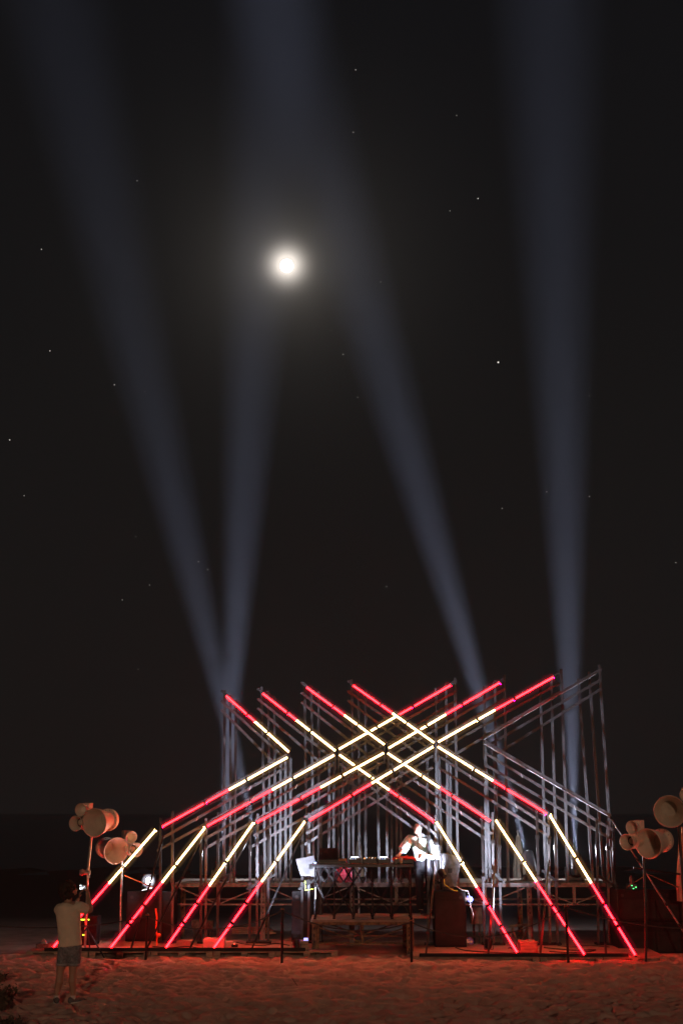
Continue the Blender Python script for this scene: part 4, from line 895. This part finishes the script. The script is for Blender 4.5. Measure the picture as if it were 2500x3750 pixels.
def hand(b, wrist, d, nrm, side, s=1.0, curl=0.6):      # palm, four fingers, thumb: d = wrist to fingertips, nrm = palm normal
    d = Vector(d).normalized(); nrm = Vector(nrm); nrm = (nrm - d*nrm.dot(d)).normalized(); w = d.cross(nrm)*side
    wrist = Vector(wrist)
    b.loft(rings_along([wrist, wrist+d*0.04*s, wrist+d*0.085*s], [(0.028*s,0.017*s),(0.038*s,0.016*s),(0.040*s,0.014*s)], up=nrm), 12)
    for k, (off, L_) in enumerate(((-0.029,.068),(-0.010,.078),(0.010,.072),(0.028,.056))):
        p0 = wrist+d*0.085*s+w*off*s; c1 = curl*0.6; c2 = curl*1.5
        p1 = p0+(d*math.cos(c1)+nrm*math.sin(c1))*L_*0.5*s; p2 = p1+(d*math.cos(c2)+nrm*math.sin(c2))*L_*0.5*s
        b.loft(rings_along([p0-d*0.02*s, p0, p1, p2], [0.009*s,0.0095*s,0.009*s,0.0075*s]), 8)
    t0 = wrist+d*0.03*s-w*0.03*s; t1 = t0+(d*0.5-w*0.8+nrm*0.3).normalized()*0.035*s; t2 = t1+(d*0.8-w*0.2+nrm*0.5).normalized()*0.032*s
    b.loft(rings_along([t0, t1, t2], [0.012*s,0.011*s,0.009*s]), 8)
SKIN1 = mat('tanned_skin', (0.42,0.25,0.17), 0.55, var=0.08)
SHIRT1 = mat('cream_t_shirt', (0.80,0.66,0.50), 0.9, var=0.06, bump=0.5, bscale=7)
DENIM = mat('grey_denim', (0.20,0.20,0.21), 0.9, var=0.3, scale=30)
HAIR = mat('dark_curly_hair', (0.035,0.018,0.012), 0.75, var=0.4, scale=60)
YP = 18.3
def pp_(x, y, dy=0.0): return P(x, y, YP+dy)
base = PZ(232, 3678, 0.0); base.z = ground_z(base.x, YP)
ph = thing('person', 'person in cream t-shirt and denim shorts photographing the lights with a phone', 'person', (pp_(232,3600).x, YP, base.z))
b = MB()
# legs
for (hipx, knee, ank, toe) in ((238,(221,3568),(209,3650),(205,3672)), (273,(268,3566),(268,3650),(285,3675))):
    h_ = pp_(hipx, 3470); k_ = pp_(*knee, 0.0); an = pp_(*ank, 0.02)
    an.z = base.z + 0.09
    b.loft(rings_along([h_, lerp(h_,k_,0.5), k_+Z*0.06, k_, k_-Z*0.1+Y_*-0.012, lerp(k_,an,0.55), an+Z*0.04, an-Z*0.03], [0.092,0.080,0.060,0.056,0.059,0.052,0.037,0.038]), 16)
# pelvis, torso, neck
b.loft(rings_along([pp_(256,3475), pp_(256,3445), pp_(254,3400), pp_(251,3350), pp_(249,3318)], [(0.165,0.105),(0.15,0.10),(0.15,0.10),(0.175,0.105),(0.16,0.085)]), 18)
b.loft(rings_along([pp_(250,3316), pp_(252,3290,0.015), pp_(255,3275,0.02)], [0.062,0.055,0.055]), 12)
hd = pp_(257, 3258, 0.02)
sphere(b, hd, 0.078, 0.095, 0.115)
sphere(b, hd + Vector((0.055,0.06,-0.045)), 0.042, 0.045, 0.055)     # jaw turned to the phone
b.loft(rings_along([hd+Vector((0.075,0.075,0.01)), hd+Vector((0.102,0.09,-0.012))], [0.014,0.011]), 8)   # nose
sphere(b, hd + Vector((0.045,-0.055,-0.01)), 0.014, 0.02, 0.03)      # ear
# right arm: shoulder, elbow, wrist
sh = pp_(291, 3322, 0.0); el = pp_(331, 3334, 0.10); wr = pp_(322, 3268, 0.26)
b.loft(rings_along([sh, lerp(sh,el,.5), el], [0.058,0.052,0.043], up=(0,0.2,1)), 12)
b.loft(rings_along([el, lerp(el,wr,.35), wr], [0.045,0.043,0.027], up=(0.1,1,0)), 12)
hand(b, wr, Vector((-0.25,0.05,1)), Vector((-1,0.3,0.1)), -1, 0.95, 0.8)
# left arm goes forward, up past the chin
sl = pp_(216, 3330, 0.03); ell = pp_(262, 3345, 0.30); wl = pp_(288, 3290, 0.34)
b.loft(rings_along([sl, lerp(sl,ell,.5), ell], [0.058,0.05,0.042], up=(0,0.2,1)), 12)
b.loft(rings_along([ell, lerp(ell,wl,.4), wl], [0.044,0.042,0.027], up=(0.1,1,0)), 12)
hand(b, wl, Vector((0.22,0.0,1)), Vector((0.9,0.3,0.1)), 1, 0.95, 0.7)
flesh('body', SKIN1, ph, b, 0.0075, 3)
# t-shirt
b = MB()
b.loft(rings_along([pp_(257,3464), pp_(256,3440), pp_(255,3405), pp_(252,3365), pp_(249,3335), pp_(249,3318), pp_(250,3306)], [(0.182,0.135),(0.176,0.130),(0.172,0.122),(0.180,0.125),(0.188,0.122),(0.170,0.108),(0.095,0.075)], round_=False), 26)
sle = lerp(sh, el, 0.72)
b.loft(rings_along([lerp(sh,Vector(pp_(260,3325)),.35), sh+Z*0.006, sle, sle+(el-sh)*0.04], [0.088,0.082,0.074,0.078], up=(0,0.2,1), round_=False), 16)
sll = lerp(sl, ell, 0.72)
b.loft(rings_along([pp_(235,3328,0.0), sl+Z*0.004, sll], [0.088,0.080,0.072], up=(0,0.2,1), round_=False), 16)
flesh('t_shirt', SHIRT1, ph, b, 0.010, 5, (0.022, 0.11))
# shorts
b = MB()
b.loft(rings_along([pp_(258,3452), pp_(258,3480), pp_(256,3498)], [(0.168,0.118),(0.176,0.124),(0.16,0.115)], round_=False), 20)
for (x0, x1) in ((236,229),(276,272)):
    b.loft(rings_along([pp_(x0,3478), pp_((x0+x1)/2,3510), pp_(x1,3537)], [0.098,0.092,0.088], round_=False), 16)
flesh('shorts', DENIM, ph, b, 0.009, 3, (0.012, 0.07))
for x1 in (229, 272): MB().lathe(pp_(x1,3534), Vector((0,0,1)), [(0,0.0925),(0.028,0.0925),(0.028,0.086),(0,0.086),(0,0.0925)], n=24).build('turn_up', mat('pale_denim', (0.33,0.32,0.32), 0.9), ph, True)
# curly hair: many small lumps merged
b = MB()
for k in range(150):
    u = Vector(rng.normal(0,1,3)).normalized()
    if u.dot(Vector((0.75,0.6,-0.25))) > 0.62: continue
    c = hd + Vector((-0.034,-0.02,-0.004)) + Vector((u.x*0.116, u.y*0.108, u.z*0.140)); r_ = rng.uniform(0.017,0.032)
    sphere(b, c, r_, r_, r_, 8, 6)
sphere(b, hd + Vector((-0.022,-0.015,0.02)), 0.095, 0.095, 0.125)
sphere(b, hd + Vector((-0.055,-0.03,-0.09)), 0.055, 0.055, 0.06)
flesh('hair', HAIR, ph, b, 0.0085, 1)
b = MB(); sphere(b, hd+Vector((0.062,0.07,-0.082)), 0.038, 0.038, 0.032); flesh('beard', HAIR, ph, b, 0.008, 1)
# shoes and socks
for (ank, tx, ty, w_) in (((209,3650), -0.05, 0.19, 0), ((268,3650), 0.13, 0.15, 1)):
    an = pp_(*ank, 0.02); an.z = base.z+0.05; d = Vector((tx, ty, 0)).normalized()
    MB().lathe((an.x, an.y, base.z+0.055), Z, [(0,0.043),(0.05,0.041),(0.055,0.038)], n=16).build('sock', mat('pale_sock', (0.65,0.6,0.55), 0.9), ph, True)
    b = MB(); heel = Vector((an.x, an.y, base.z+0.045)) - d*0.045; toe = heel + d*0.25
    b.loft(rings_along([heel, lerp(heel,toe,.25), lerp(heel,toe,.6)-Z*0.005, toe-Z*0.014], [(0.043,0.046),(0.046,0.044),(0.049,0.036),(0.038,0.024)], up=(0,0,1)), 16)
    so_ = flesh('shoe', mat('grey_canvas_shoe', (0.13,0.12,0.12), 0.85), ph, b, 0.007, 3)
    g = MB(); g.loft(rings_along([heel-Z*0.036, lerp(heel,toe,.6)-Z*0.034, toe-Z*0.032], [(0.046,0.012),(0.052,0.012),(0.040,0.010)], up=(0,0,1)), 16); g.build('sole', mat('white_sole', (0.6,0.57,0.52), 0.7), so_, True)
MB().lathe(wr - Vector((0,0,0.02)), Vector((0.0,0.3,1)), [(-0.012,0.031),(0.012,0.030)], n=16).build('wristband', mat('orange_wristband', (0.75,0.45,0.2), 0.6), ph, True)
# phone
c = pp_(305, 3249, 0.30)
phn = thing('phone', 'phone held up by the photographer with a bright screen', 'phone', c)
MB().box((c.x-0.055, c.y, c.z-0.036), (c.x+0.055, c.y+0.009, c.z+0.036)).build('body', DARKP, phn, bevel=0.004)
sm = bpy.data.materials.new('phone_screen'); sm.use_nodes = True; t = sm.node_tree; t.nodes.clear()
tcx = t.nodes.new('ShaderNodeTexCoord'); mp = t.nodes.new('ShaderNodeMapping'); mp.inputs['Scale'].default_value = (18, 1, 70); nz = t.nodes.new('ShaderNodeTexNoise'); nz.inputs['Scale'].default_value = 1.0
rp = t.nodes.new('ShaderNodeValToRGB'); rp.color_ramp.elements[0].position = .5; rp.color_ramp.elements[1].position = .62; e = t.nodes.new('ShaderNodeEmission'); e.inputs[1].default_value = 4.0; oo = t.nodes.new('ShaderNodeOutputMaterial')
rp.color_ramp.elements[0].color = (0.01,0.01,0.01,1); rp.color_ramp.elements[1].color = (0.9,0.95,1.0,1)
t.links.new(tcx.outputs['Object'], mp.inputs[0]); t.links.new(mp.outputs[0], nz.inputs['Vector']); t.links.new(nz.outputs['Fac'], rp.inputs[0]); t.links.new(rp.outputs[0], e.inputs[0]); t.links.new(e.outputs[0], oo.inputs['Surface'])
MB().box((c.x-0.051, c.y-0.0012, c.z-0.031), (c.x+0.051, c.y-0.0004, c.z+0.031)).build('screen', sm, phn)

# the person behind the table
YD = 25.22
def dd(x, y, dy=0.0): return P(x, y, YD+dy)
SKIN2 = mat('pale_skin', (0.60,0.42,0.34), 0.5, var=0.06)
TIED = mat('tie_dyed_cotton', (0.80,0.86,0.84), 0.9, scale=9, stretch=(2.2,2.2,0.7), col2=(0.30,0.60,0.55), bump=0.3, bscale=10)
for e in TIED.node_tree.nodes:
    if e.type == 'VALTORGB': e.color_ramp.elements[0].position = 0.40; e.color_ramp.elements[1].position = 0.56
BLKC = mat('black_trousers', (0.015,0.015,0.017), 0.9, spec=0.2)
dj = thing('person', 'person in a white and teal tie-dyed shirt leaning over the table', 'person', (dd(1540,3300).x, YD+0.1, BZ))
b = MB()
hd = dd(1528, 3036, -0.05)
b.loft(rings_along([dd(1552,3170,.12), dd(1550,3130,.10), dd(1546,3100,.05), dd(1540,3078,0.02)], [(0.16,0.11),(0.155,0.105),(0.18,0.11),(0.15,0.09)]), 18)
b.loft(rings_along([dd(1540,3080,.0), dd(1534,3058,-.02), hd-Z*0.02], [0.062,0.056,0.055]), 12)
sphere(b, hd, 0.080, 0.100, 0.120); fd = Vector((-0.45,-0.75,-0.35)).normalized()
sphere(b, hd+fd*0.05-Z*0.05, 0.052, 0.052, 0.055)
b.loft(rings_along([hd+fd*0.085+Z*0.0, hd+fd*0.125-Z*0.02], [0.014,0.013]), 8)
for s_ in (-1, 1):
    sd_ = fd.cross(Z).normalized()*s_; sphere(b, hd+sd_*0.078-Z*0.005, 0.012, 0.022, 0.032)
    sphere(b, hd+fd*0.078+sd_*0.032+Z*0.018, 0.016, 0.016, 0.010)
for (s0, e0, w0, nx) in (((1500,3072),(1474,3112),(1462,3136),1), ((1584,3092),(1590,3140),(1540,3150),-1)):
    sh = dd(*s0,.03); el = dd(*e0,-.10); wr = P(w0[0], w0[1], 24.72)
    wr.z = TZ + 0.17
    b.loft(rings_along([sh, lerp(sh,el,.5), el], [0.058,0.05,0.043]), 12); b.loft(rings_along([el, lerp(el,wr,.4), wr], [0.045,0.042,0.028]), 12)
    hand(b, wr, Vector((-0.25,-0.9,-0.30)), Vector((0,0.3,-1)), nx, 1.0, 0.6)
for hx in (1535, 1568):
    h_ = dd(hx, 3175, .15); ft = Vector((h_.x+0.02, YD+0.18, BZ+0.06))
    b.loft(rings_along([h_, lerp(h_,ft,.5), ft], [0.09,0.06,0.042]), 14)
flesh('body', SKIN2, dj, b, 0.009, 3)
b = MB()
b.loft(rings_along([dd(1548,3150,.11), dd(1548,3120,.09), dd(1544,3095,.05), dd(1541,3078,.02), dd(1540,3066,.01)], [(0.20,0.14),(0.21,0.145),(0.225,0.14),(0.20,0.12),(0.10,0.08)], round_=False), 26)
for (s0, e0) in (((1500,3072),(1474,3112)), ((1584,3092),(1590,3140))):
    sh = dd(*s0,.03); el = dd(*e0,-.10)
    b.loft(rings_along([lerp(sh, dd(1542,3080,.03), .5), sh, lerp(sh,el,.6), lerp(sh,el,1.05)], [0.095,0.098,0.098,0.105], round_=False), 16)
flesh('shirt', TIED, dj, b, 0.011, 5, (0.035, 0.12))
b = MB(); b.loft(rings_along([dd(1551,3128,.10), dd(1552,3165,.13), dd(1552,3190,.15)], [(0.215,0.152),(0.20,0.14),(0.17,0.12)], round_=False), 20)
for hx in (1533, 1570):
    h_ = dd(hx, 3180, .15); ft = Vector((h_.x+0.02, YD+0.18, BZ+0.09)); b.loft(rings_along([h_, lerp(h_,ft,.5), ft], [0.105,0.08,0.065], round_=False), 16)
flesh('trousers', BLKC, dj, b, 0.011, 3, (0.015, 0.1))
b = MB(); sphere(b, hd+Vector((0.02,0.03,0.035)), 0.086, 0.100, 0.10); flesh('hair', mat('short_grey_hair', (0.16,0.15,0.15), 0.8), dj, b, 0.009, 2)
b = MB(); sphere(b, hd+fd*0.075-Z*0.085, 0.045, 0.04, 0.035); flesh('beard', HAIR, dj, b, 0.008, 1)
for hx in (1537, 1572):
    b = MB(); p = dd(hx, 3180, .15); heel = Vector((p.x, YD+0.22, BZ+0.045)); b.loft(rings_along([heel, heel-Y_*0.12, heel-Y_*0.24-Z*0.012], [(0.045,0.04),(0.048,0.036),(0.038,0.024)], up=(0,0,1)), 14); flesh('shoe', BLKC, dj, b, 0.009, 2)
